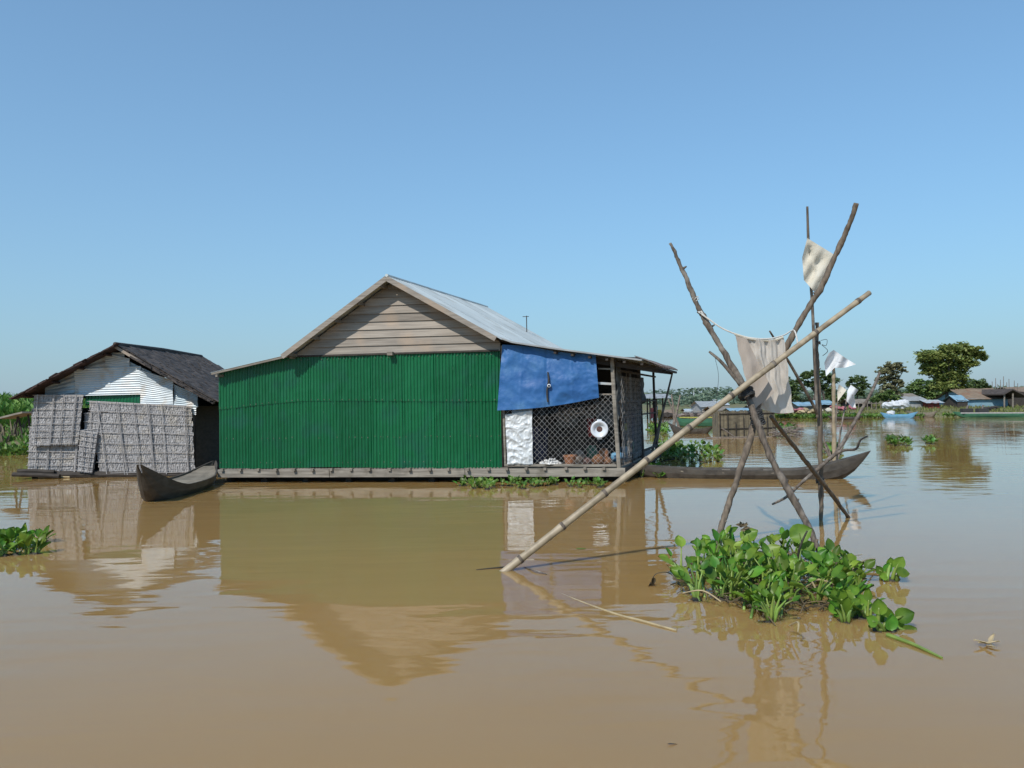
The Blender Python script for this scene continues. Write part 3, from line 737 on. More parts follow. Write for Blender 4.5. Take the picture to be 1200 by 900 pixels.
tin(87.5, 165, 432.5, 429, 464, 462, .04)
tin(164.5, 203, 433, 446, 475, 475, .03)
tin(203, 232, 450, 463, 476, 477, .015, m_='grey_white_tin')
tin(124, 146, 413, 413, 432, 432, -.01)
tin(100, 166, 463, 462, 475, 476, -.03, 'green_panel', 'green_tin', vert=True)
tin(186, 230, 474, 476, 486, 486, -.02)
# thatch panels with canes
def panel(pts, o, nm='thatch_panel', rows=.055, vc=6, seed=0, hc=.17):
    """pts: TL,TR,BR,BL pixels"""
    a, b, c, d = [S(x, y, o) for x, y in pts]
    def P(u, v, q=0): return a.lerp(b, u).lerp(d.lerp(c, u), v) + NS * q
    wd = (b - a).length; hg = (a - d).length
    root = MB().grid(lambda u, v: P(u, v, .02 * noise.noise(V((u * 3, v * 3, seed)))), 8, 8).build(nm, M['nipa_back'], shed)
    mb = MB(); nr = int(hg / rows)
    for r_ in range(nr + 1):
        v = r_ / nr; x = 0
        while x < wd:
            w_ = rnd(.012, .034); u = x / wd; u2 = min(1.01, (x + w_) / wd)
            l = rows * rnd(1.1, 1.7); v2 = min(v + l / hg, 1.03)
            sk = rnd(-.008, .008)
            mb.add([P(u, v - .005, .02), P(u2, v - .005, .02), P(u2 + sk, v2, .030 + rnd(0, .014)), P((u + u2) / 2 + sk, v2 + rnd(0, .02), .034 + rnd(0, .014)), P(u + sk, v2, .030 + rnd(0, .012))], [(0, 1, 2, 3, 4)])
            x += w_ * .9
    mb.build('leaves', M['nipa'], root)
    mc = MB()
    n = int(hg / hc)
    for k in range(n + 1):
        v = (k + rnd(-.12, .12)) / n; v = min(max(v, .005), .995); dv = rnd(-.008, .008)
        mc.tube([P(-.01, v, .066), P(.35, v + dv, .07), P(.7, v - dv, .068), P(1.01, v + dv, .066)], .0075, 5)
    for k in range(vc):
        u = (k + .5 + rnd(-.2, .2)) / vc
        for du in ((0, .018) if k % 2 else (0,)):
            mc.tube([P(u + du, -.01, .075), P(u + du + rnd(-.008, .008), .5, .078), P(u + du - .015 * 0 + rnd(-.01, .01), 1.02, .075)], .010, 5)
    mc.build('canes', M['cane'], root)
panel([(36, 500), (116, 504), (110, 553), (33, 555)], .02, vc=5, seed=1, hc=.16)
panel([(105, 470), (224, 476), (228, 553), (118, 555)], .03, vc=6, seed=2, hc=.22)
panel([(100, 484), (128, 482), (120, 530), (100, 530)], .005, vc=2, seed=5)
panel([(41, 463), (98, 463), (92, 519), (37, 521)], .14, vc=4, seed=3, hc=.15)
panel([(95, 504), (115, 507), (109, 553), (92, 551)], .12, vc=2, seed=4, hc=.11)
# roof
rt = V((S(136, 404.5, .3).x, D0 - .3, S(136, 404.5, .3).z)); le = S(19, 465, .3); re = S(250, 469, .3); re.y = D0 - .3
RL = SD + .4
def shingles(a, b, m_, name, seed):
    """rows of loose shingles laid from eave b up to ridge a, running back along y"""
    d = (b - a); Ls = d.length; d.normalize(); n2 = d.cross(Y1);  n2 = n2 if n2.z > 0 else -n2
    mb = MB(); mb.prism([a, b, b + Y1 * RL, a + Y1 * RL], -n2 * .03)
    nr = int(Ls / .13)
    for r_ in range(nr):
        t = Ls * (r_ / nr); y = -.03
        while y < RL:
            w_ = rnd(.08, .2); l = rnd(.17, .24); o = n2 * (.012 + rnd(0, .018))
            p = a + d * t + Y1 * y
            mb.box(p + d * l * .5 + Y1 * w_ * .48 + o, (d * l * .5 - n2 * rnd(.0, .012)), Y1 * w_ * .47, n2 * .006)
            y += w_
    return mb.build(name, m_, shed)
zsag = lambda p: p
shingles(rt, re + V((.05, 0, -.02)), M['shed_roof'], 'roof', 1)
shingles(rt, le, M['shed_eave'], 'roof', 2)
mb = MB()
for k in range(60):      # ragged front edge, left rake
    t = k / 60; p = rt.lerp(le, t) + V((0, -.06, -.02)); dd_ = (le - rt).normalized(); mb.box(p + V((rnd(-.02, .02), rnd(-.05, .02), rnd(-.03, .01))), dd_ * .09 + Z * rnd(-.008, .008), Y1 * .08, Z * rnd(.006, .016))
mb.build('ragged_eave', M['shed_eave'], shed)
MB().bar(rt + V((0, -.04, -.04)), rt.lerp(re, .32) + V((0, -.04, -.06)), .02, .06).build('bargeboard', M['board'], shed)
mb = MB()
for k in range(40):
    t = .2 + .8 * k / 40; p = rt.lerp(re, t) + V((0, -.04, -.03)); dd_ = (re - rt).normalized(); mb.box(p + V((rnd(-.02, .02), rnd(-.05, .02), rnd(-.04, .0))), dd_ * .08, Y1 * .07, Z * rnd(.008, .02))
mb.build('ragged_eave', M['shed_roof'], shed)
MB().tube([rt + V((0, -.05, .02)), rt + V((0, RL * .5, .05)), rt + V((0, RL, .02))], .05, 8).build('ridge_cap', M['shed_roof'], shed)
for k in range(4):
    p = le.lerp(rt, .08 + k * .27) - Z * .08; MB().tube([p, p + Y1 * RL], .03, 6).build('purlin', M['shed_eave'], shed)
    p = re.lerp(rt, .08 + k * .27) - Z * .08; MB().tube([p, p + Y1 * RL], .03, 6).build('purlin', M['dark_wood'], shed)
# floating logs and bits
for k, (x0, y0, x1, y1, r_) in enumerate(((15, 556, 70, 558, .05), (21, 552, 64, 553, .045), (45, 559.5, 82, 559, .025), (116, 557, 132, 557, .05), (60, 556, 230, 557, .09), (30, 554, 150, 555, .06), (150, 557, 229, 557, .07))):
    a = S(x0, y0, .25 - .05 * k); b = S(x1, y1, .2 - .05 * k); a.z = max(a.z, .0); b.z = max(b.z, .0)
    MB().tube([a, a.lerp(b, .5) + Z * .01, b], r_, 8).build('float_log', M['straw'] if k == 2 else M['dark_wood'], shed)
MB().box(V(((xl + xr) / 2, D0 + SD / 2, .04)), X1 * (xr - xl) / 2, Y1 * SD / 2, Z * .06).build('floor', M['dark_wood'], shed)
# plank jetty on the bank, left of shed
j0, j1 = W(8, 490, 24), W(37, 483, 23)
jt = thing('plank_jetty', 'tilted plank on short crossed legs left of the shed', 'jetty', V((j0.x, j0.y, .5)))
MB().bar(j0, j1, .5, .05).build('plank', M['grey_wood'], jt)
for a, b in ((W(21, 488, 23.6), W(17, 499, 23.6)), (W(21, 488, 23.6), W(26, 498, 23.6)), (W(33, 486, 23.3), W(36, 500, 23.3))):
    MB().tube([a, b - Z * .25], .03, 6).build('leg', M['dark_wood'], jt)

# ================================================================== BOATS
bt = thing('dugout_boat', 'dark wooden dugout with pale deck boards moored by the shed', 'boat', G(200, 575))
p0 = G(170, 590); p1 = G(247, 563)
hull(bt, p0 + (p0 - p1).normalized() * .12, p1 + (p1 - p0).normalized() * .1, .92, .20, .46, .20, M['boat_wood'], M['boat_deck'])
bt2 = thing('dugout_boat', 'long dark wooden boat moored to the right of the porch', 'boat', G(880, 560))
p0 = G(1012, 561); p1 = G(748, 559)
hull(bt2, p0, p1, .68, .18, .36, .1, M['boat_wood'], M['boat_deck'], deck=False, draft=.08, seats=4)

# ================================================================== NEAR POLE TRIPOD
tri = thing('pole_tripod', 'tall rough tripod of lashed poles rising from the water hyacinths', 'tripod', G(900, 655))
def pole(parent, pts, rad, m_=M['pole'], nm='pole', seg=9, sm=6, jit=.05):
    mb = MB().tube([W(*p) for p in pts], rad, seg, jit=jit, smooth=sm * 2)
    P_ = [W(*p) for p in pts]; r_ = max(rad)
    if r_ > .026:
        mb.v = [v + V((noise.noise(v * 9), noise.noise(v * 9 + V((5, 0, 0))), 0)) * r_ * .35 + V((noise.noise(v * 30), noise.noise(v * 30 + V((5, 0, 0))), 0)) * r_ * .22 for v in mb.v]
        for i in range(1, len(P_) - 1):
            c = P_[i].lerp(P_[i + 1], rnd(.1, .9)); a = rnd(0, 6.28); d = V((math.cos(a), math.sin(a) * .5, rnd(.2, .8)))
            mb.tube([c, c + d * r_ * 1.5], [r_ * .5, r_ * .22], 6)
    return mb.build(nm, m_, parent, smooth=True)
pole(tri, [(786, 285, 9.0), (797, 310, 8.95), (812, 345, 8.85), (826, 375, 8.78), (848, 412, 8.65), (872, 456, 8.5), (886, 492, 8.35), (905, 540, 8.2), (925, 576, 8.05), (946, 615, 7.9), (970, 668, 7.7)],
     [.018, .024, .028, .031, .032, .034, .036, .034, .038, .032, .028])
pole(tri, [(1004, 238, 8.6), (993, 268, 8.7), (976, 306, 8.78), (962, 338, 8.82), (944, 366, 8.86), (921, 408, 8.88), (897, 450, 8.86), (886, 484, 8.62), (878, 518, 8.48), (859, 575, 8.3), (845, 620, 8.22), (832, 665, 8.1)],
     [.024, .028, .030, .032, .032, .032, .032, .034, .034, .032, .032, .028], M['pole_light'])
pole(tri, [(903, 488, 8.75), (925, 516, 9.2), (950, 548, 9.75), (975, 580, 10.2), (1000, 614, 10.7)], [.022, .024, .026, .027, .024], M['pole_light'])
pole(tri, [(831, 412, 8.6), (845, 424, 8.55), (862, 444, 8.5), (873, 458, 8.5)], [.012, .018, .02, .016])
# bamboo
bp = [W(595 + (1019 - 595) * t, 667 + (343 - 667) * t - 3 * math.sin(math.pi * t), 7.62 + 1.0 * t) for t in [i / 60 for i in range(61)]]
bp.insert(0, bp[0] - (bp[1] - bp[0]) * 3)
rad = []
for i in range(len(bp)):
    t = i / len(bp); r_ = .037 - .009 * t
    if i % 7 == 3: r_ *= 1.13
    if i % 7 == 4: r_ *= .94
    rad.append(r_)
MB().tube(bp, rad, 12).build('bamboo_pole', M['bamboo'], tri, smooth=True)
nd = MB()
for i in range(3, len(bp), 7): nd.tube([bp[i] + (bp[i + 1] - bp[i]) * .3 - (bp[i + 1] - bp[i]) * .42, bp[i] + (bp[i + 1] - bp[i]) * .3], [rad[i] * 1.04] * 2, 12)
nd.build('bamboo_nodes', M['pole'], tri)
def coil(c, ax, r_, L_, n, m_, par, rr_=.009, nm='lashing'):
    ax = ax.normalized(); a = ax.orthogonal().normalized(); b = ax.cross(a); N = n * 12
    return MB().tube([c + ax * (L_ * (i / N - .5) + .006 * math.sin(i * 1.7)) + (a * math.cos(i * math.pi / 6) + b * math.sin(i * math.pi / 6)) * r_ * (1 + .08 * math.sin(i * .9)) for i in range(N + 1)], rr_, 5).build(nm, m_, par)
coil(W(874, 461, 8.40), W(880, 475, 8.4) - W(870, 450, 8.5), .078, .09, 6, M['lash'], tri, .012)
coil(W(887, 489, 8.42), W(890, 500, 8.4) - W(884, 480, 8.4), .062, .16, 8, M['lash'], tri, .011)
coil(W(815, 350, 8.84), W(820, 360, 8.84) - W(812, 343, 8.84), .034, .05, 2, M['rope'], tri, .004)
coil(W(822, 368, 8.80), V((.4, 0, .3)), .040, .03, 3, M['rope'], tri, .006)
# rope
rp_ = [(822, 368, 8.75), (832, 375, 8.7), (845, 384, 8.66), (861, 391, 8.62), (880, 396, 8.6), (900, 397, 8.58), (918, 393, 8.64), (930, 387, 8.76), (934, 398, 8.6), (935, 408, 8.46)]
MB().tube([W(*p) for p in rp_], .0085, 6, smooth=5).build('clothes_line', M['rope'], label='white rope strung between the two upper poles of the tripod', cat='rope')
# hanging cloth
def cl(u, v):
    top = W(861 + 57 * u, 391 + 5.5 * math.sin(math.pi * u * .9) + 3 * u, 8.62 - .06 * u)
    bl = (882, 474) ; br = (929.5, 483)
    bot = W(bl[0] + (br[0] - bl[0]) * u, bl[1] + (br[1] - bl[1]) * u + 5 * math.sin(u * 3.1), 8.72 - .03 * u)
    p = top.lerp(bot, v)
    fold = .020 * math.sin(u * 23 + 1.2 * math.sin(v * 2)) * (1 - .6 * v) + .012 * math.sin(u * 52 + v) * (1 - v) + .025 * noise.noise(V((u * 3, v * 1.5, 0))) + .006 * noise.noise(V((u * 14, v * 9, 3)))
    return p + V((.006 * math.sin(v * 20), fold, 0))
ct = thing('hanging_cloth', 'cream cloth garment hung over the rope of the pole tripod', 'cloth', W(905, 485, 8.6))
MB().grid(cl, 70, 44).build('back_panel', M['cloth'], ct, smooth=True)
def cl2(u, v):
    a = W(861, 394, 8.56); b = W(874, 397, 8.55); c_ = W(906, 461, 8.50); d_ = W(883, 480, 8.52)
    m1 = a.lerp(d_, v); m2 = b.lerp(c_, v) 
    p = m1.lerp(m2, u)
    return p + V((0, -.03 + .012 * math.sin(u * 6 + v * 5) + .015 * noise.noise(V((u * 2, v * 4, 9))), .006 * math.sin(u * 8) * v))
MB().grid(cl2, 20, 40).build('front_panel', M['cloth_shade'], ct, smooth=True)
MB().tube([W(861, 391.5, 8.61), W(875, 396, 8.6), W(890, 398.5, 8.59), W(905, 399, 8.58), W(918, 395, 8.55)], .012, 6, smooth=4).build('waistband', M['cloth2'], ct)
# thin wire behind the left pole
MB().tube([W(838, 420, 8.9), W(842, 440, 8.9), W(840, 465, 8.9), W(838, 500, 8.9)], .0025, 4, smooth=4).build('wire', M['lash'], label='thin wire dangling left of the tripod lashing', cat='wire')

# ================================================================== SECOND FRAME (10.5 m)
fr = thing('pole_stand', 'pair of upright sticks with crossing branches behind the tripod', 'pole frame', G(962, 608))
pole(fr, [(946, 242, 10.1), (948, 300, 10.15), (952, 360, 10.2), (955, 430, 10.25), (958, 490, 10.3)], [.014, .018, .018, .02, .018])
pole(fr, [(958, 378, 10.4), (957, 420, 10.4), (960, 480, 10.4), (961.5, 550, 10.4), (962.5, 616, 10.4)], [.024, .03, .034, .034, .028], M['pole_light'])
pole(fr, [(905, 591, 10.1), (922, 582, 10.15), (940, 565, 10.2), (960, 548, 10.3), (975, 535, 10.4), (988, 528, 10.45), (1003, 526, 10.5), (1008, 516, 10.5), (1017, 511, 10.5)], [.012, .018, .02, .026, .026, .02, .016, .014, .01], M['pole'])
pole(fr, [(1031, 437, 11.4), (1020, 462, 11.2), (1005, 488, 11.0), (990, 515, 10.8), (975, 537, 10.6)], [.02, .022, .022, .024, .018])
pole(fr, [(902, 388, 9.6), (926, 427, 9.9), (951, 471, 10.2), (958, 486, 10.3)], [.01, .018, .02, .018])
coil(W(961, 563, 10.4), Z, .045, .07, 4, M['lash'], fr, .01)
coil(W(958, 402, 10.4), Z, .032, .04, 3, M['lash'], fr, .007)
MB().tube([W(962, 399, 10.35), W(969, 398, 10.3), W(968, 405, 10.3), W(963, 404, 10.3), W(970, 411, 10.3), W(964, 417, 10.35)], .004, 4, smooth=5).build('wire_loop', M['lash'], fr)
# cream flag
fl = [(946, 279), (977, 298), (970, 330), (955, 343), (942, 328), (940, 302)]
def flagmesh(poly, D, amp=.05, m_='cloth2', name='flag', seed=0, res=7, **kw):
    cx = sum(p[0] for p in poly) / len(poly); cy = sum(p[1] for p in poly) / len(poly); mb = MB(); n = len(poly)
    rings = res; per = 5; N = n * per; vs = [W(cx, cy, D)]; fs = []
    for r_ in range(1, rings + 1):
        for i in range(N):
            a = poly[i // per]; b = poly[(i // per + 1) % n]; t = (i % per) / per
            x = a[0] + (b[0] - a[0]) * t; y = a[1] + (b[1] - a[1]) * t; q = r_ / rings
            x = cx + (x - cx) * q; y = cy + (y - cy) * q
            dd = amp * noise.noise(V((x * .09, y * .06, seed))) + amp * .7 * math.sin(x * .35 + y * .2 + seed)
            vs.append(W(x, y, D + dd))
    for i in range(N): fs.append((0, 1 + i, 1 + (i + 1) % N))
    for r_ in range(rings - 1):
        for i in range(N): fs.append((1 + r_ * N + i, 1 + (r_ + 1) * N + i, 1 + (r_ + 1) * N + (i + 1) % N, 1 + r_ * N + (i + 1) % N))
    return mb.add(vs, fs).build(name, M[m_], smooth=True, **kw)
flagmesh(fl, 10.08, .05, label='cream rag flag near the top of the tallest stick', cat='flag')
# stake with white flag behind the boat
st = thing('flag_stake', 'pale upright stake carrying a white plastic flag behind the boat', 'stake', G(977, 540))
pole(st, [(977, 430, 19.2), (977, 480, 19.2), (978, 546, 19.2)], [.04, .045, .05], M['bamboo'])
flagmesh([(977, 410), (990, 419), (1003, 427), (990, 431), (978, 431), (968, 441), (966, 425), (971, 414)], 19.1, .1, 'white_cloth', label='white plastic flag topmost on the pale stake', cat='flag', seed=3)
st2 = thing('flag_stake', 'thin tilted stick carrying a small grey flag', 'stake', G(979, 536))
pole(st2, [(982, 465, 20.4), (979, 500, 20.4), (977, 545, 20.0)], [.015, .02, .02], M['twig'])
flagmesh([(983, 450), (992, 457), (982, 470), (981, 460)], 20.3, .06, 'cloth2', label='small greyish triangular flag left of the bright white one', cat='flag', seed=5)
st3 = thing('flag_stake', 'thin slanting stick carrying the bright white square flag', 'stake', G(985, 538))
pole(st3, [(993, 465, 20.8), (986, 500, 20.5), (981, 545, 20.0)], [.015, .02, .02], M['twig'])
flagmesh([(997, 451), (1006, 457), (1001, 464), (1003, 478), (998, 477), (992, 470), (993, 458)], 20.7, .1, 'white_cloth', label='bright white square flag on the slanting stick', cat='flag', seed=9)
bc = thing('branch_cluster', 'bundle of bare twigs standing in the water behind the boat tip', 'branches', G(976, 541))
for a, b in (((963, 503), (975, 540)), ((990, 515), (978, 540)), ((968, 520), (974, 542)), ((1000, 505), (980, 538)), ((985, 500), (976, 542)), ((960, 522), (974, 536))):
    pole(bc, [(a[0], a[1], 19.4), ((a[0] + b[0]) / 2 + rnd(-2, 2), (a[1] + b[1]) / 2, 19.4), (b[0], b[1] + 3, 19.3)], [.012, .02, .026], M['twig'], nm='branch')

# ================================================================== WATER HYACINTHS
def blade(mb, p, d, nrm, L_, w_, nu=4, nv=5, cup=.25, curl=.3):
    """p base, d direction, nrm upper normal"""
    d = d.normalized(); sx = d.cross(nrm).normalized(); nrm = sx.cross(d).normalized()
    prof = (.12, .72, 1.0, .96, .66, .04) if nv == 5 else (.2, 1.0, .75, .05)
    n0 = len(mb.v)
    for j in range(nv + 1):
        v = j / nv; hw_ = w_ * .5 * prof[j]
        c = p + d * (L_ * (v - .06)) - nrm * (curl * L_ * v * v * .5)
        for i in range(nu + 1):
            u = i / nu * 2 - 1
            mb.v.append(c + sx * hw_ * u + nrm * (cup * w_ * .5 * u * u) + d * (-.1 * L_ * (1 - v) * u * u if j else 0))
    for j in range(nv):
        for i in range(nu):
            a = n0 + j * (nu + 1) + i; mb.f.append((a, a + 1, a + nu + 2, a + nu + 1))
def rosette(lm, sm, c, n, h, size, lo=False, spread=1.0, dead=None):
    for k in range(n):
        a = rnd(0, 6.283); out = V((math.cos(a), math.sin(a), 0))
        tilt = (.12 + .85 * (random.random() ** .8)) * spread
        Lp = h * rnd(.55, 1.1) * (1 - .25 * tilt)
        b0 = c + out * rnd(.0, .03)
        d1 = (out * math.sin(tilt * .6) + Z * math.cos(tilt * .6)); d2 = (out * math.sin(tilt * 1.25) + Z * math.cos(tilt * 1.25)).normalized()
        m1 = b0 + d1 * Lp * .5; e = m1 + d2 * Lp * .5
        if lo: sm.tube([b0, m1, e], [.008, .007, .004], 3)
        else: sm.tube([b0 - Z * .02, b0.lerp(m1, .5), m1, m1.lerp(e, .6), e], [.009, .013, .010, .006, .0045], 6)
        f = random.random()
        d3 = (d2 + out * rnd(-.1, .5) + V((rnd(-.3, .3), rnd(-.3, .3), rnd(-.1, .3)))).normalized()
        nr = (Z * rnd(.4, 1) - out * rnd(.2, 1) + V((rnd(-.5, .5), rnd(-.8, .1), 0)))
        sz = size * rnd(.5, 1.2)
        tgt = lm
        if dead is not None and random.random() < .06: tgt = dead; sz *= .65; sz *= .65
        if lo: blade(tgt, e, d3, nr, sz, sz * .9, 2, 3, cup=.3, curl=.3)
        else: blade(tgt, e, d3, nr, sz * 1.2, sz * rnd(.7, .98), 4, 5, cup=rnd(.1, .7), curl=rnd(-.1, .8))
def inpoly(x, y, poly):
    c = False; n = len(poly)
    for i in range(n):
        x1, y1 = poly[i]; x2, y2 = poly[(i + 1) % n]
        if (y1 > y) != (y2 > y) and x < (x2 - x1) * (y - y1) / (y2 - y1) + x1: c = not c
    return c
def hy_plant(name, label, poly, n, leaves, h, size, lo=False, kind=None, hfun=None, group=None, cat='water plant', roots=True, z=0.0):
    xs_ = [p[0] for p in poly]; ys_ = [p[1] for p in poly]
    c = G((min(xs_) + max(xs_)) / 2, (min(ys_) + max(ys_)) / 2)
    wp = [(G(*p).x, G(*p).y) for p in poly]
    t = thing(name, label, cat, c, group)
    lm, sm, dm, rm = MB(), MB(), MB(), MB()
    ax_, bx_ = min(p[0] for p in wp), max(p[0] for p in wp); ay_, by_ = min(p[1] for p in wp), max(p[1] for p in wp)
    k = 0; tries = 0
    while k < n and tries < n * 60:
        tries += 1
        x = rnd(ax_, bx_); y = rnd(ay_, by_)
        if not inpoly(x, y, wp): continue
        hh_ = h * (hfun(x, y) if hfun else rnd(.7, 1.15))
        rosette(lm, sm, V((x, y, z)), leaves, hh_, size * (1 if not hfun else .8 + .2 * hfun(x, y)), lo, dead=dm)
        if roots: rm.blob(V((x, y, z - .012)), .05, .05, .03, 1.1, 9, 5, 5)
        k += 1
    lm.build('leaves', M['leaf_far'] if lo else M['leaf'], t, smooth=True, kind='stuff' if n > 3 else None)
    sm.build('stalks', M['stalk'], t, smooth=True, kind='stuff' if n > 3 else None)
    if dm.v: dm.build('dead_leaves', M['dead'], t, smooth=True)
    if roots and rm.v: rm.build('roots', M['root'], t, smooth=True, kind='stuff')
    if kind: t['kind'] = kind
    return t
mainpoly = [(790, 688), (805, 668), (850, 655), (900, 650), (965, 655), (1000, 663), (1008, 676), (995, 690), (1000, 712), (985, 722), (955, 716), (925, 726), (905, 733), (870, 720), (840, 708), (800, 700)]
lo_x = G(790, 688).x
def hf(x, y):
    u = (x - lo_x) / 2.0
    return max(.3, 1.05 - 1.0 * max(0, u - .3)) * rnd(.7, 1.1) * (.6 if y < 6.2 else 1)
main = hy_plant('water_hyacinth', 'big green clump of water hyacinth at the foot of the pole tripod', mainpoly, 56, 6, .33, .105, hfun=hf)
hy_plant('water_hyacinth', 'low loose hyacinths trailing to the right of the big clump', [(985, 668), (1005, 666), (1030, 682), (1022, 700), (1018, 722), (1008, 738), (985, 730), (975, 712), (990, 690)], 13, 5, .15, .085)
# individual larger leaves on long stalks standing above the clump
lm, sm = MB(), MB()
for (x, y, bx, by, D, sz, dx, dz, flat) in ((937, 625, 933, 690, 7.6, .19, .55, .25, 0), (877, 627, 880, 690, 7.3, .15, .7, .4, .5), (845, 668, 860, 700, 6.9, .15, -.6, .3, .3), (797, 672, 820, 705, 6.9, .15, -.8, .3, .4), (825, 640, 840, 690, 7.4, .14, .5, .6, .6),
                                 (855, 640, 852, 700, 7.3, .14, -.5, .6, .3), (905, 645, 900, 700, 7.2, .13, .6, .4, .6), (812, 660, 826, 700, 7.0, .13, -.7, .5, 0), (868, 672, 872, 715, 6.6, .14, .3, .5, .1), (890, 655, 893, 705, 7.0, .13, -.4, .5, .2),
                                 (930, 665, 935, 705, 7.0, .13, .4, .5, .3), (915, 690, 915, 725, 6.4, .13, .2, .5, .1), (945, 640, 948, 690, 7.6, .12, .6, .3, .2), (880, 700, 880, 725, 6.2, .12, .1, .4, .2)):
    e = W(x, y, D); b = G(bx, by); sm.tube([b, b.lerp(e, .55) + V((.02, 0, .03)), e], [.012, .008, .005], 6, smooth=3)
    lm = MB(); blade(lm, e - V((dx, 0, dz)).normalized() * sz * .45, V((dx, -.1, dz)), V((-.3 * dx, -1, .5 + flat)), sz * 1.15, sz, 6, 5, cup=.2, curl=.2)
    lm.build('tall_leaf', M['leaf'], main, smooth=True)
sm.build('tall_stalks', M['stalk'], main, smooth=True, kind='stuff')
# mat of roots and litter
mb = MB()
wp = [(G(*p).x, G(*p).y) for p in mainpoly]
k = 0
while k < 420:
    x = rnd(min(p[0] for p in wp), max(p[0] for p in wp)); y = rnd(min(p[1] for p in wp), max(p[1] for p in wp))
    if not inpoly(x, y, wp): continue
    k += 1; a = rnd(0, 6.28); L_ = rnd(.05, .22); c = V((x, y, rnd(.0, .07))); d = V((math.cos(a), math.sin(a), rnd(-.2, .3))) * L_
    mb.tube([c - d * .5, c + V((0, 0, .015)), c + d * .5], rnd(.003, .007), 4)
mb.build('litter', M['dead'], main, kind='stuff')
for (a, b) in (((960, 662), (820, 655)), ((1005, 664), (940, 690)), ((990, 690), (930, 683)), ((960, 700), (940, 675)), ((905, 655), (965, 675)), ((845, 705), (800, 695)), ((1025, 655), (985, 680)), ((950, 678), (1010, 650)), ((925, 733), (935, 741))):
    p = G(*a, .05); q = G(*b, .08); MB().tube([p, p.lerp(q, .5) + V((rnd(-.02, .02), rnd(-.05, .05), rnd(.02, .1))), q], [.006, .007, .004], 5, smooth=4).build('straw_stalk', M['straw'], main)
# dead brown leaves
dm = MB()
for (x, y, D, sz, dx, dz) in ((909, 694, 6.5, .15, .3, .6), (912, 706, 6.3, .13, .25, 1), (903, 712, 6.2, .12, -.2, 1), (893, 722, 5.9, .18, .5, -.8), (888, 712, 6.1, .14, .4, -1), (871, 673, 6.9, .10, .2, 1), (765, 677, 6.9, .06, .1, -1), (762, 683, 6.9, .10, .15, -1)):
    blade(dm, W(x, y, D), V((dx, 0, dz)), V((.2, -1, .4)), sz * 1.1, sz * .7, 4, 5, cup=.8, curl=.8)
dm.build('dead_leaf', M['dead'], main, smooth=True)
MB().tube([G(800, 690, .06), W(785, 672, 6.9), W(770, 672, 6.9), W(765, 678, 6.9)], .005, 5, smooth=4).build('dead_stalk', M['dead'], main)
MB().tube([G(933, 690), W(933, 665, 7.0), W(938, 640, 7.0), W(946, 622, 7.0)], [.012, .011, .010, .007], 7, smooth=5).build('dark_stalk', M['root'], main, smooth=True)
# withered flower
fm = MB()
for k in range(14): blade(fm, W(871, 617, 7.3) + V((rnd(-.02, .02), rnd(-.02, .02), rnd(-.03, .02))), V((rnd(), rnd(), rnd(-.3, 1))), V((0, -1, .3)), .05, .03, 2, 3)
fm.build('withered_flower', M['dead'], main)
MB().tube([G(872, 690), W(872, 650, 7.3), W(871, 622, 7.3)], .006, 5).build('flower_stalk', M['stalk'], main)
# separate small plants to the right
def small_plant(px, py, n, h, sz, label, seed, tiltdir=None, D=None, leaves=None):
    random.seed(seed); c = G(px, py)
    t = thing('water_hyacinth', label, 'water plant', c)
    lm, sm, rm = MB(), MB(), MB()
    for (x, y, s_, dx, dz) in leaves:
        e = W(x, y, c.y + rnd(-.08, .08)); b = c + V((rnd(-.05, .05), rnd(-.05, .05), .0)) + (e - c) * .15; b.z = 0
        sm.tube([b, b.lerp(e, .5) + Z * .02, e], [.017, .014, .006], 7, smooth=3)
        blade(lm, e - V((dx, 0, dz)).normalized() * s_ * .4, V((dx, -.15, dz)), V((rnd(-.6, .3), -1, rnd(.2, .9))), s_ * 1.15, s_, 6, 5, cup=rnd(.15, .4), curl=.25)
    for k in range(5): rm.blob(c + V((rnd(-.06, .06), rnd(-.04, .04), -.012)), .035, .035, .03, 1.1, 9, 5, 5)
    lm.build('leaves', M['leaf'], t, smooth=True); sm.build('stalks', M['stalk'], t, smooth=True); rm.build('roots', M['root'], t, smooth=True, kind='stuff')
    return t
small_plant(1042, 680, 6, .1, .1, 'small hyacinth floating alone right of the clump, far side', 3,
            leaves=[(1053, 660, .10, .3, .6), (1056, 671, .10, .9, -.1), (1040, 666, .08, .1, 1), (1030, 668, .07, -.5, .8), (1035, 676, .07, -.8, .3), (1048, 678, .07, .8, -.1), (1044, 660, .08, -.1, 1)])
small_plant(1035, 738, 8, .1, .1, 'hyacinth with one pointed leaf on its right, nearest the green stalk', 4,
            leaves=[(1030, 712, .10, -.2, 1), (1038, 722, .11, -.1, 1), (1043, 730, .10, .1, 1), (1058, 722, .115, .9, .35), (1052, 738, .11, .1, 1), (1064, 740, .09, .8, .4), (1028, 738, .12, -.5, .3), (1036, 745, .10, .9, .1), (1022, 728, .08, -.8, .7), (1046, 748, .08, .9, -.2)])
small_plant(997, 722, 8, .1, .1, 'hyacinth cluster joined to the right side of the big clump', 5,
            leaves=[(985, 702, .12, -.2, 1), (992, 712, .12, .1, 1), (985, 722, .11, -.6, .6), (1000, 724, .11, .4, .7), (1012, 708, .09, .9, .1), (1000, 732, .09, .7, .3), (990, 735, .09, .1, 1), (978, 712, .09, -.5, 1), (1008, 735, .08, .5, -.6)])
small_plant(1003, 688, 8, .1, .1, 'low hyacinth cluster with dry stems between clump and lone plant', 6,
            leaves=[(985, 668, .11, -.3, .8), (998, 678, .09, .4, .7), (1008, 690, .09, .6, .5), (975, 680, .09, -.5, .6), (990, 688, .09, .3, 1), (1015, 695, .07, .8, .2), (980, 692, .08, -.8, .3), (968, 690, .08, -.3, 1), (995, 698, .08, .4, .1)])
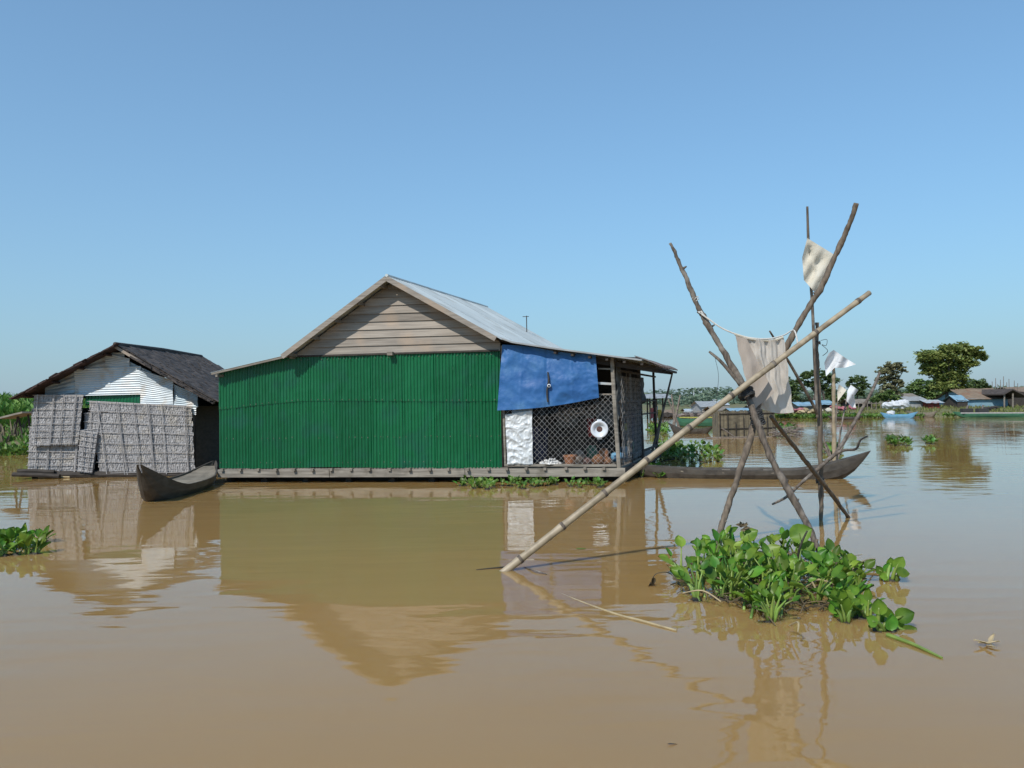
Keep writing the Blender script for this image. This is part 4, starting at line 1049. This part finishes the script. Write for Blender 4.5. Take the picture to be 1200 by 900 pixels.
random.seed(11)
MB().tube([G(1040, 744, .01), G(1070, 755, .012), G(1104, 771, .005)], [.015, .012, .007], 7, smooth=4).build('floating_stalk', M['stalk'], label='green stalk floating out from the rightmost hyacinth', cat='stalk')
MB().tube([G(985, 662, .03), G(1010, 664, .03), G(1028, 668, .02), G(1040, 672, .01)], [.008, .010, .010, .006], 6, smooth=4).build('floating_stick', M['root'], label='dark wet stick lying behind the hyacinths', cat='stick')
# floating straw stick
MB().tube([G(607, 672, -.012), G(660, 697, -.006), G(720, 719, .001), G(750, 727, .006), G(793, 739, .004)], [.006, .007, .009, .010, .006], 7, smooth=4).build('floating_stick', M['straw'], label='long straw coloured cane floating left of the hyacinths', cat='stick')
MB().tube([G(615, 665, .0), G(628, 669, .015), G(641, 673, .003)], [.006, .009, .004], 6, smooth=4).build('floating_stick', M['pole'], label='short brown stick floating just right of the bamboo foot', cat='stick')
MB().tube([G(558, 668, .0), G(575, 666, .004), G(597, 664, .01)], [.006, .008, .008], 6, smooth=4).build('floating_stick', M['root'], label='dark twig floating left of the bamboo foot', cat='stick')
dm = MB()
c = G(1157, 757)
for k in range(6): blade(dm, c + V((rnd(-.04, .04), rnd(-.04, .04), .01)), V((rnd(), rnd(), .3)), Z, .09, .03, 2, 3, cup=.5)
dm.build('floating_leaf', M['straw'], label='withered leaf scrap floating alone at lower right', cat='leaf')
dm = MB(); blade(dm, G(676, 643, .006), V((1, .1, .02)), Z, .11, .05, 3, 5, cup=.1, curl=.1)
dm.build('floating_leaf', M['leaf'], label='single green leaf floating beside the bamboo pole', cat='leaf')
dm = MB(); blade(dm, G(783, 872, .006), V((.4, .1, .0)), Z, .05, .012, 2, 3, cup=.3)
dm.build('floating_leaf', M['root'], label='tiny dark leaf floating at the bottom of the view', cat='leaf')
# other clumps
hy_plant('water_hyacinth', 'hyacinth clump floating at the left edge of the view', [(-30, 645), (-25, 652), (20, 656), (40, 650), (62, 641), (52, 634), (20, 634), (-20, 636)], 24, 6, .14, .12)
hy_plant('water_hyacinth', 'low strip of hyacinths along the base of the floating house', [(536, 572), (560, 574), (620, 573), (655, 571), (652, 566), (600, 564), (540, 566)], 42, 6, .13, .085, lo=True)
hy_plant('water_hyacinth', 'short row of hyacinths under the porch corner', [(666, 571), (712, 572), (712, 567), (668, 566)], 12, 5, .12, .08, lo=True)
hy_plant('water_hyacinth', 'hyacinth patch between the porch and the dark long boat', [(762, 540), (800, 543), (845, 542), (852, 534), (820, 528), (775, 526)], 75, 6, .28, .13, lo=True)
hy_plant('water_hyacinth', 'dark hyacinth tuft in the shade under the porch side', [(745, 560), (772, 560), (775, 551), (755, 548)], 22, 6, .2, .11, lo=True)
hy_plant('water_hyacinth', 'left of two small hyacinth patches in open water at right', [(1040, 522), (1072, 524), (1070, 519), (1042, 518)], 22, 5, .2, .15, lo=True)
hy_plant('water_hyacinth', 'right of two small hyacinth patches in open water at right', [(1083, 522), (1095, 522), (1094, 518), (1084, 518)], 9, 5, .2, .15, lo=True)
hy_plant('water_hyacinth', 'few hyacinths around the foot of the flag stakes', [(964, 533), (985, 534), (988, 528), (966, 527)], 14, 5, .22, .15, lo=True)
hy_plant('water_hyacinth', 'hyacinth patch by the small dugout in the middle distance', [(764, 512), (782, 510), (782, 502), (764, 500)], 30, 5, .3, .2, lo=True)
# hyacinth belt along the far shore
lm, sm = MB(), MB()
for k in range(1100):
    t = random.random() ** .9; i = 4 + t * 5; i0 = min(int(i), 8); f = i - i0
    x = SHORE[i0][0] + (SHORE[i0 + 1][0] - SHORE[i0][0]) * f; y = SHORE[i0][1] + (SHORE[i0 + 1][1] - SHORE[i0][1]) * f
    if noise.noise(V((x * .35, 0, 0))) < -.15 and random.random() < .7: continue
    qx = 600 + 940 * x / y
    if (1030 < qx < 1098 or qx > 1117) and random.random() < .75: continue
    rosette(lm, sm, V((x + rnd(-.3, .3), y - abs(rnd(-.4, 1.1)), 0)), 5, .2, .2, True)
sf = lm.build('shore_plants', M['leaf_far'], loc=V((40, 56, 0)), kind='stuff', label='bright green hyacinth belt along the far shore', cat='water plants')
sm.build('stalks', M['stalk'], sf)
lm, sm = MB(), MB()
for k in range(260):
    x = rnd(-24, -11.5); y = 28.2 + .12 * (x + 18) - abs(rnd(0, .8)) + .3
    rosette(lm, sm, V((x, y, 0.02)), 5, .25, .17, True)
sf = lm.build('shore_plants', M['leaf_far'], loc=V((-16, 28, 0)), kind='stuff', label='green water plants fringing the left bank', cat='water plants')
sm.build('stalks', M['stalk'], sf)

# ================================================================== TREES
def tree(label, base, D, lobes, crown='mid', trunks=((0, 0),), leaf=.2, dens=1.0, group='trees on the far bank', zb_=None, name='tree', flat=.8):
    """lobes: (px, py, r_px) ; trunks: pixel x of each trunk foot"""
    sc_ = D / FPX; b = W(base[0], base[1], D)
    zb_ = bank_z(b.x, D) - .1 if zb_ is None else zb_
    b.z = zb_
    t = thing(name, label, 'tree', b, group)
    cr = MB(); ls = []
    for (x, y, r_) in lobes:
        c = W(x, y, D + rnd(-1, 1) * r_ * sc_ * .6); ls.append((c, r_ * sc_))
    for c, r_ in ls:
        ncl = int(30 * dens * (r_ / .8) ** 1.3) + 12
        for q in range(ncl):
            a = rnd(0, 6.283); zc = rnd(-.75, 1); rr_ = math.sqrt(max(0, 1 - zc * zc)); k_ = rnd(.45, 1.08)
            cc = c + V((math.cos(a) * rr_, math.sin(a) * rr_, zc * flat)) * r_ * k_
            cs = r_ * rnd(.16, .34)
            for i in range(int(26 * min(dens, 1.2))):
                p = cc + V((random.gauss(0, 1) * cs, random.gauss(0, 1) * cs, random.gauss(0, 1) * cs * .5)) * .6
                u = V((rnd(), rnd(), rnd(-.5, .5))).normalized(); v_ = u.cross(V((rnd(), rnd(), 1))).normalized(); s_ = leaf * rnd(.5, 1.1)
                cr.add([p - u * s_ * .5, p + v_ * s_ * .35, p + u * s_ * .5, p - v_ * s_ * .35], [(0, 1, 2, 3)])
    cr.build('crown', M['crown_' + crown], t)
    tb = MB(); hgt = max(c.z for c, r_ in ls) - zb_
    feet = [W(x, base[1], D) for x in trunks]
    for i, f in enumerate(feet):
        f.z = zb_; mid = V((sum(c.x for c, r_ in ls) / len(ls), D, zb_ + hgt * .45)); mid = mid.lerp(f + Z * hgt * .45, .6)
        tr = .035 * hgt
        tb.tube([f, f.lerp(mid, .5) + V((rnd(-.1, .1), 0, 0)), mid], [tr * 1.3, tr, tr * .8], 7, smooth=3)
        for c, r_ in ls[i::len(feet)] if len(feet) > 1 else ls:
            tb.tube([mid, mid.lerp(c, .5) + V((rnd(-.1, .1), 0, rnd(-.1, .1))), c], [tr * .6, tr * .4, tr * .15], 5, smooth=3)
    tb.build('trunk', M['bark'], t)
    return t
tree('largest tree on the far bank, wide spreading crown right of centre', (1116, 478), 66,
     [(1097, 424, 18), (1085, 418, 11), (1112, 415, 14), (1127, 410, 12), (1142, 412, 10), (1148, 418, 7), (1118, 432, 15), (1134, 425, 11), (1105, 440, 14), (1090, 433, 11), (1122, 445, 12), (1112, 455, 10), (1128, 455, 6), (1100, 452, 9)], 'olive', (1110, 1119), leaf=.26, dens=1.5)
tree('bushy tree left behind the largest tree', (1085, 476), 74, [(1072, 458, 10), (1082, 452, 11), (1094, 455, 11), (1064, 464, 7), (1090, 464, 10), (1104, 465, 9)], 'mid', (1085,), leaf=.26)
tree('round low tree behind the brown thatched house', (1143, 474), 80, [(1140, 450, 8), (1150, 451, 8), (1134, 454, 7), (1156, 455, 5)], 'dark', (1145,), leaf=.26)
tree('sparse tall tree with a pale crown left of the largest tree', (1047, 478), 66,
     [(1044, 430, 7), (1052, 430, 7), (1035, 436, 8), (1046, 442, 9), (1033, 446, 7), (1052, 450, 7), (1040, 456, 9), (1059, 434, 4), (1050, 462, 6)], 'grey', (1047, 1049), leaf=.22)
tree('bright green bush in front of the sparse tall tree', (1038, 478), 64, [(1032, 466, 7), (1042, 463, 8), (1024, 470, 6), (1050, 468, 6)], 'mid', (1037,), leaf=.22)
tree('flat topped tree behind the white square flag', (1006, 478), 84, [(1000, 446, 6), (1008, 445, 7), (1014, 452, 5), (1004, 455, 7), (997, 450, 5), (1008, 461, 5)], 'dark', (1006,), leaf=.26)
tree('branching tree with an open crown behind the paired sticks', (960, 478), 76, [(943, 441, 6), (952, 438, 7), (964, 441, 9), (975, 446, 7), (956, 450, 8), (970, 455, 8), (946, 450, 5), (972, 464, 5)], 'dark', (953, 967), leaf=.26)
tree('dark tree directly behind the hanging cloth', (931, 478), 80, [(925, 450, 9), (933, 454, 8), (929, 464, 9), (936, 447, 5), (921, 458, 7)], 'dark', (930,), leaf=.26)
tree('low bush between the two open crowned trees', (985, 478), 88, [(978, 468, 6), (988, 466, 7), (995, 470, 5)], 'mid', (985,), leaf=.26)
tree('low hedge bush below the dark tree', (945, 478), 90, [(940, 470, 5), (950, 468, 6), (960, 470, 5)], 'far', (950,), leaf=.3)
tree('round distant tree left in the gap beyond the porch', (804, 482), 190, [(800, 476, 5), (805, 474, 6), (810, 478, 4)], 'far', (805,), leaf=.6, group='distant trees in the gap')
tree('round distant tree beside the white spire in the gap', (820, 482), 190, [(818, 477, 4), (823, 475, 5), (826, 478, 3)], 'far', (821,), leaf=.6, group='distant trees in the gap')
tree('distant tree just past the leaning stick', (786, 482), 190, [(783, 478, 4), (788, 479, 4)], 'far', (785,), leaf=.6, group='distant trees in the gap')
# far-off wood closing the horizon
mb = MB()
for k in range(1300):
    x = rnd(-60, 300); y = 205 + rnd(0, 30) if x < 60 else rnd(140, 220); hgt = 2.0 + 2.4 * max(0, noise.noise(V((x * .03, 0, 4)))) + rnd(0, .8)
    for i in range(26):
        p = V((x + random.gauss(0, 2), y + rnd(-1, 1), .3 + (random.random() ** 1.3) * hgt)); s_ = rnd(.7, 1.6)
        u = V((rnd(), rnd(), rnd(-.5, .5))).normalized(); v_ = u.cross(Z).normalized() if abs(u.z) < .95 else X1
        mb.add([p - u * s_ * .5, p + v_ * s_ * .4, p + u * s_ * .5, p - v_ * s_ * .4 + Z * .2], [(0, 1, 2, 3)])
for k in range(380):
    x = rnd(-5, 46); y = rnd(150, 178) if x < 24 else rnd(112, 150); hgt = rnd(.5, 1.5)
    for i in range(22):
        p = V((x + random.gauss(0, .8), y + rnd(-1, 1), .6 + random.random() * hgt)); s_ = rnd(.3, .8)
        u = V((rnd(), rnd(), rnd(-.5, .5))).normalized(); v_ = u.cross(Z).normalized()
        mb.add([p - u * s_ * .5, p + v_ * s_ * .4, p + u * s_ * .5, p - v_ * s_ * .4 + Z * .2], [(0, 1, 2, 3)])
mb.build('far_wood', M['crown_far'], loc=V((0, 200, 0)), kind='stuff', label='low far-off wood along the horizon', cat='wood')

# ================================================================== HUTS ON THE FAR BANK
def hut(name, label, x0, x1, yb, ye, yr, D, depth, wallm, roofm, hip=0.0, over=.25, posts=False, cat='hut', group=None, opening=None, tiltr=0, zbase=None):
    a = W(x0, yb, D); b = W(x1, yb, D); xl_, xr_ = a.x, b.x; xc = (x0 + x1) / 2
    z0 = W(xc, yb, D).z; z1 = W(xc, ye, D).z; z2 = W(xc, yr, D + depth / 2).z
    t = thing(name, label, cat, V(((xl_ + xr_) / 2, D + depth / 2, z0)), group)
    th = .05
    if not posts:
        mb = MB()
        mb.box(V(((xl_ + xr_) / 2, D, (z0 - .15 + z1) / 2)), X1 * (xr_ - xl_) / 2, Y1 * th / 2, Z * (z1 - z0 + .15) / 2)
        mb.box(V(((xl_ + xr_) / 2, D + depth, (z0 - .15 + z1) / 2)), X1 * (xr_ - xl_) / 2, Y1 * th / 2, Z * (z1 - z0 + .15) / 2)
        for x in (xl_ + th, xr_ - th): mb.prism([V((x, D + th, z0 - .15)), V((x, D + depth - th, z0 - .15)), V((x, D + depth - th, z1)), V((x, D + depth / 2, z2 - .06)), V((x, D + th, z1))], X1 * th)
        mb.build('wall', wallm, t)
        if opening:
            ox0, ox1, oy = opening; p = W(ox0, yb, D).x; q = W(ox1, yb, D).x; zt = W(xc, oy, D).z
            MB().box(V(((p + q) / 2, D - .04, (z0 + zt) / 2)), X1 * (q - p) / 2, Y1 * .012, Z * (zt - z0) / 2).build('dark_opening', M['dark_wood'], t)  # flat dark panel on the wall paints the shade inside an open doorway
    else:
        for x in (xl_, (xl_ + xr_) / 2, xr_):
            for y in (D, D + depth): MB().tube([V((x, y, z0 - .3)), V((x, y, z1 + .02))], .06, 6).build('post', M['dark_wood'], t)
        MB().box(V(((xl_ + xr_) / 2, D + depth / 2, z0 + .02)), X1 * (xr_ - xl_) / 2, Y1 * depth / 2, Z * .05).build('floor', M['grey_wood'], t)
    mb = MB(); o = over; hx = hip * (xr_ - xl_)
    for s_, y in ((-1, D - o), (1, D + depth + o)):
        zl = z1 - .08
        P = [V((xl_ - o, y, zl)), V((xr_ + o, y, zl)), V((xr_ + o - hx, D + depth / 2, z2)), V((xl_ - o + hx, D + depth / 2, z2))]
        mb.grid(lambda u, v: P[0].lerp(P[1], u).lerp(P[3].lerp(P[2], u), v) + Z * (.05 * noise.noise(V((u * 5, v * 3, x0)))), 16, 5)
    if hip:
        for x, xr2 in ((xl_ - o, xl_ - o + hx), (xr_ + o, xr_ + o - hx)): mb.add([V((x, D - o, z1 - .08)), V((x, D + depth + o, z1 - .08)), V((xr2, D + depth / 2, z2))], [(0, 1, 2)])
    mb.build('roof', roofm, t)
    return t
hut('house', 'long brown thatched house with pale blue sheet walls on the far bank', 1134, 1181, 475.5, 466.5, 455, 63, 4.5, M['blue_sheet'], M['thatch'], cat='house')
# gable-fronted dark open house at the right edge
t = thing('house', 'dark open fronted house at the right edge of the far bank', 'house', W(1190, 476, 62))
a, b, c = W(1176, 463, 61), W(1187, 457, 61), W(1206, 466, 61)
MB().prism([a, b, b + Y1 * 6, a + Y1 * 6], Z * .1).build('roof', M['shed_roof'], t); MB().prism([b, c, c + Y1 * 6, b + Y1 * 6], Z * .1).build('roof', M['shed_roof'], t)
for x in (1177, 1187, 1203): MB().tube([W(x, 478, 61.2), W(x, 461, 61.2)], .06, 6).build('post', M['grey_wood'], t)
MB().prism([W(1176, 477, 64), W(1210, 477, 64), W(1210, 460, 64), W(1187, 458, 64), W(1176, 463, 64)], Y1 * .05).build('back_wall', M['dark_wood'], t)
hut('house', 'brown roofed house cut by the right edge behind the dark one', 1196, 1230, 470, 459, 453, 72, 5, M['grey_wood'], M['thatch'], cat='house')
hut('hut', 'long grey roofed shed left of the largest tree', 1054, 1076, 472, 465.5, 461, 70, 3, M['grey_wood'], M['grey_wood'])
hut('hut', 'whitish walled hut with a curved grey roof', 1066, 1084, 476.5, 468.5, 464.5, 64, 2.5, M['grey_tin'], M['grey_tin'])
hut('hut', 'small red box hut with a white roof', 1088, 1101, 477.5, 471, 468.5, 63, 1.6, M['red_paint'], M['white_tin'], over=.3)
hut('hut', 'little dark tent hut with blue edge beside the thatched house', 1122, 1134, 476, 469, 463, 62, 2, M['dark_wood'], M['blue_sheet'], over=.1)
hut('hut', 'low hut under blue tarpaulin behind the paired sticks', 938, 958, 480, 474.5, 471, 62, 2.6, M['grey_wood'], M['blue_sheet'])
hut('hut', 'dark hut under a blue white roof right of the paired sticks', 962, 976, 480, 473, 469, 64, 2.6, M['dark_wood'], M['blue_sheet'])
hut('hut', 'brown shack beside the white square flag', 1000, 1022, 478.5, 472, 467.5, 66, 2.5, M['dark_wood'], M['grey_wood'])
# white bundles
for k, (x, y, r_, lb_) in enumerate(((1041, 475, .32, 'left white bundle on the far bank'), (1049, 474, .36, 'middle white and grey bundle on the far bank'), (1058, 473.5, .4, 'right and largest white bundle on the far bank'))):
    c = W(x, y, 61); MB().blob(c, r_ * 1.3, r_, r_ * .8, .5, 10, 7).build('bundle', M['white_cloth'], label=lb_, cat='bundle', group='white bundles on the far bank')
# thin poles against the sky
for k, (x, y) in enumerate(((1163, 447), (1167, 443), (1170, 450), (1173, 445), (1176, 441), (1180, 448), (1183, 444), (1188, 446), (1192, 449))):
    MB().tube([W(x, 478, 70), W(x + rnd(-1, 1), y, 70)], [.045, .025], 5).build('thin_pole', M['twig'], label='thin pole sticking up behind the thatched house', cat='pole', group='thin poles behind the thatched house')
for k, (x, y, x2) in enumerate(((1055, 458, 1055), (1066, 457, 1066), (1078, 461, 1078))):
    pass
# fence rail on bank
ff = thing('bank_fence', 'low stick fence on the bank left of the largest tree', 'fence', W(1030, 477, 63))
for k in range(9): MB().tube([W(1006 + k * 5.2, 480, 63), W(1006 + k * 5.2 + rnd(-.5, .5), 471, 63)], .04, 5).build('post', M['twig'], ff)
MB().tube([W(1004, 473, 63), W(1050, 472.5, 63)], .035, 5).build('rail', M['twig'], ff)
# far bank boats
def bboat(label, x0, x1, y, wdt, h, r0_, r1_, mh, mdk, z=0.0, deck=True, tilt=0):
    p = G(x0, y); q = G(x1, y - tilt); t = thing('boat', label, 'boat', (p + q) / 2)
    hull(t, p, q, wdt, h, r0_, r1_, mh, mdk, deck=deck, draft=.1); return t
bboat('light blue boat moored at the far bank', 1034, 1073, 490, .8, .26, .15, .2, M['blue_paint'], M['blue_paint'], deck=False)
bboat('grey wooden boat pulled up behind the blue boat', 1064, 1096, 488.8, .9, .32, .15, .12, M['boat_deck'], M['beam_wood'])
bboat('long low pale topped boat at the right edge', 1119, 1215, 489, .9, .26, .15, .1, M['green_paint'], M['grey_tin'])
p, q = G(1122, 489.2), G(1212, 489.2); MB().bar(p + Z * .31 + V((0, -.42, 0)), q + Z * .31 + V((0, -.42, 0)), .08, .07).build('boat_rail', M['cane'], [o for o in bpy.data.objects if o.get('label') == 'long low pale topped boat at the right edge'][0])
bboat('dark low boat by the bank under the white flags', 972, 1008, 491.5, .9, .16, .1, .1, M['boat_wood'], M['boat_wood'], deck=False)
for x, lb_ in ((1133, 'left dark engine sitting on the long pale boat'), (1151, 'right dark engine sitting on the long pale boat')):
    c = G(x, 489) + V((0, 0, .44)); t = thing('boat_engine', lb_, 'engine', c - Z * .14)
    MB().box(c, X1 * .35, Y1 * .2, Z * .16).build('block', M['lash'], t); MB().tube([c + Z * .1, c + Z * .38 + X1 * .1], .06, 6).build('exhaust', M['rust_tin'], t)
MB().blob(G(1044, 490) + V((0, 0, .36)), .3, .2, .16, .5).build('bundle', M['white_cloth'], label='white bundle lying in the light blue boat', cat='bundle')
# bits on the shore behind the cloth
for k, (x, y, m_, lb_) in enumerate(((925, 481, 'pink_cloth', 'reddish heap at the shore behind the hanging cloth'), (945, 482, 'straw', 'straw coloured heap below the blue tarpaulin hut'), (988, 478, 'pink_cloth', 'pinkish heap below the small grey flag'), (968, 481, 'cloth2', 'pale heap below the dark hut'), (1160, 479, 'dark_wood', 'dark heap of planks before the thatched house'), (1195, 482, 'dark_wood', 'dark heap of planks at the right edge'))):
    c = W(x, y, 60); mb = MB()
    for i in range(7): mb.blob(c + V((rnd(-.8, .8), rnd(-.4, .4), rnd(-.1, .1))), rnd(.15, .45), .3, rnd(.1, .2), .6, 8, 5)
    mb.build('heap', M[m_], label=lb_, cat='heap')

# ================================================================== MIDDLE DISTANCE IN THE GAP BEYOND THE PORCH
# fish screen
a = G(843, 513); b = G(908, 511); Dm = a.y
fs_ = thing('fish_screen', 'square pen of split bamboo screens standing in the water', 'fish pen', (a + b) / 2)
def screen(a, b, z1, nm='screen'):
    mb = MB(); n = int((b - a).length / .05); d = (b - a) / n
    for i in range(n):
        p = a + d * i; mb.box(p + Z * (z1 + rnd(-.03, .05)) * .5, d.normalized() * .021, d.normalized().cross(Z) * .006, Z * (z1 + rnd(-.02, .05)) * .5)
    s_ = mb.build(nm, M['fish_fence'], fs_)
    nn = d.normalized().cross(Z) * .03; nn = nn if nn.y < 0 else -nn
    for zz_ in (.35, .95):
        MB().tube([a + nn + Z * zz_, b + nn + Z * zz_], .02, 5).build('rail', M['dark_wood'], fs_)
    k = int((b - a).length / .35)
    for i in range(k + 1): MB().tube([a.lerp(b, i / k) + nn * 1.6 - Z * .1, a.lerp(b, i / k) + nn * 1.6 + Z * (z1 * rnd(.5, 1.05))], .018, 5).build('stake', M['dark_wood'], fs_)
ht = W(870, 483, Dm).z
screen(a, b, ht); screen(b, b + V((.5, 3, 0)), ht); screen(a + V((.5, 3, 0)), b + V((.5, 3, 0)), ht); screen(a, a + V((.5, 3, 0)), ht)
for x0, y0, x1, y1 in ((828, 513, 905, 512), (846, 502, 862, 513), (900, 508, 930, 500), (905, 511, 925, 506)):
    MB().tube([W(x0, y0, Dm - .2), W(x1, y1, Dm - .1)], .03, 6).build('loose_pole', M['twig'], fs_)
mb = MB()
for k in range(160):
    c = W(rnd(906, 938), rnd(501, 513), Dm + rnd(-1, 1)); c.z = max(c.z, .02); d = V((rnd(-.4, .4), rnd(-.2, .2), rnd(-.05, .2)))
    mb.tube([c - d * .5, c + d * .5], .012, 3)
mb.build('brush_heap', M['twig'], label='brushwood heap floating right of the fish pen', cat='brushwood')
hy_plant('water_hyacinth', 'hyacinths growing on the brushwood right of the fish pen', [(906, 508), (930, 508), (928, 503), (908, 503)], 12, 5, .3, .2, lo=True)
# boats
bboat('dark green boat with a yellow rail beyond the bamboo pole', 792, 848, 499.5, 1.1, .42, .1, .1, M['green_paint'], M['green_paint'], deck=False)
p, q = G(794, 499), G(846, 499); MB().bar(p + Z * .50 + V((0, -.56, 0)), q + Z * .50 + V((0, -.56, 0)), .05, .06).build('boat_rail', M['yellow_paint'], bpy.data.objects[[o.name for o in bpy.data.objects if o.get('label') == 'dark green boat with a yellow rail beyond the bamboo pole'][0]])
bboat('small brown dugout beyond the hyacinth patch', 786, 832, 508, .7, .22, .3, .1, M['boat_wood'], M['boat_wood'], deck=False)
bboat('thin brown dugout lying near the leaning stick', 815, 850, 493, .8, .2, .2, .1, M['boat_wood'], M['boat_deck'], deck=False)
# leaning stick beside porch
MB().tube([W(788, 437, 20.5), W(778, 478, 20.3), W(764, 530, 20.1), W(761, 548, 20)], [.022, .03, .034, .034], 7, smooth=4).build('leaning_stick', M['pole'], label='long stick leaning out of the water beside the porch', cat='stick')
MB().tube([W(780, 470, 21), W(772, 505, 20.8), W(768, 535, 20.6)], [.02, .03, .03], 7, smooth=4).build('leaning_stick', M['twig'], label='shorter grey stick just right of the long leaning stick', cat='stick')
sk = thing('stick_group', 'crossing bare sticks standing beyond the small dugout', 'sticks', G(796, 505))
for a_, b_ in (((783, 468), (799, 510)), ((787, 462), (791, 505)), ((797, 463), (789, 498)), ((788, 478), (797, 508))):
    pole(sk, [(a_[0], a_[1], 38), ((a_[0] + b_[0]) / 2 + .6, (a_[1] + b_[1]) / 2, 38), (b_[0], b_[1], 38)], [.03, .05, .06], M['twig'], nm='stick')
# platform shelter
hut('shelter', 'open shelter with a thin tin roof beside the porch', 762, 777, 494, 465.5, 461.5, 60, 4, M['dark_wood'], M['grey_tin'], posts=True, cat='shelter', over=.6)
for k, (x, y, m_, lb_) in enumerate(((764.5, 484, 'pink_cloth', 'pink cloth hanging in the open shelter'), (768.5, 482, 'blue_paint', 'blue cloth hanging in the open shelter'), (773, 486, 'yellow_paint', 'yellow cloth hanging in the open shelter'))):
    mb = MB(); rag(mb, W(x, y - 6, 61), X1, .3, .8, .05, k, Nn=NS); mb.build('hanging_cloth', M[m_], smooth=True, label=lb_, cat='cloth')
# houses afloat in the distance
hut('floating_house', 'distant floating house with a tall pale grey wall', 823, 842, 487, 476, 470, 100, 6, M['grey_tin'], M['grey_tin'], cat='house', opening=(827, 840, 481))
hut('floating_house', 'distant dark floating house with a grey pitched roof', 838, 858, 488, 481, 476, 92, 5, M['dark_wood'], M['grey_wood'], cat='house', opening=(842, 848, 483))
hut('floating_house', 'distant white topped house right above the bamboo pole', 842, 853, 478, 474, 468, 112, 5, M['grey_tin'], M['white_tin'], cat='house')
hut('floating_house', 'small distant hut with a white roof in the gap', 806, 815, 485, 481.5, 479, 105, 4, M['thatch'], M['white_tin'], cat='house', opening=(808, 812, 482.5))
hut('floating_house', 'distant low hut with a blue grey roof behind the fish pen', 860, 882, 488, 482.5, 478, 80, 4, M['dark_wood'], M['blue_sheet'], cat='house')
hut('floating_house', 'distant brown hut between the shelter and the sticks', 779, 790, 490, 484, 480, 80, 4, M['dark_wood'], M['thatch'], cat='house', opening=(782, 786, 485))
hut('floating_house', 'distant pale hut just behind the tripod lashing', 884, 906, 486, 480, 474.5, 86, 4, M['thatch'], M['grey_tin'], cat='house')
MB().lathe([(.35, 0), (.35, 2.0), (.12, 2.6), (.02, 4.2), (0, 4.3)], W(813.5, 483, 150), seg=8).build('spire', M['white_cloth'], label='small white spire among the distant trees', cat='spire')
for k in range(14):
    x = 872 + k * 4.6 + rnd(-1, 1)
    if 905 < x < 920: continue
    if x > 900: break
    MB().tube([W(x, 489, 70), W(x, 480 + rnd(-2, 2), 70)], .035, 4).build('mooring_pole', M['twig'], label='thin mooring pole before the distant huts', cat='pole', group='mooring poles before the distant huts')
for k, (x, m_) in enumerate(((800, 'dark_wood'), (812, 'rust_tin'), (868, 'dark_wood'))):
    c = G(x, 489); mb = MB()
    for i in range(10): mb.blob(c + V((rnd(-1.5, 1.5), rnd(-.4, .4), .15)), rnd(.3, .6), .3, rnd(.15, .3), .6, 8, 5)
    mb.build('raft', M[m_], label=('cluttered dark raft left of the pale distant house', 'rusty cluttered raft in front of the small white roofed hut', 'cluttered raft in front of the blue grey roofed hut')[k], cat='raft')
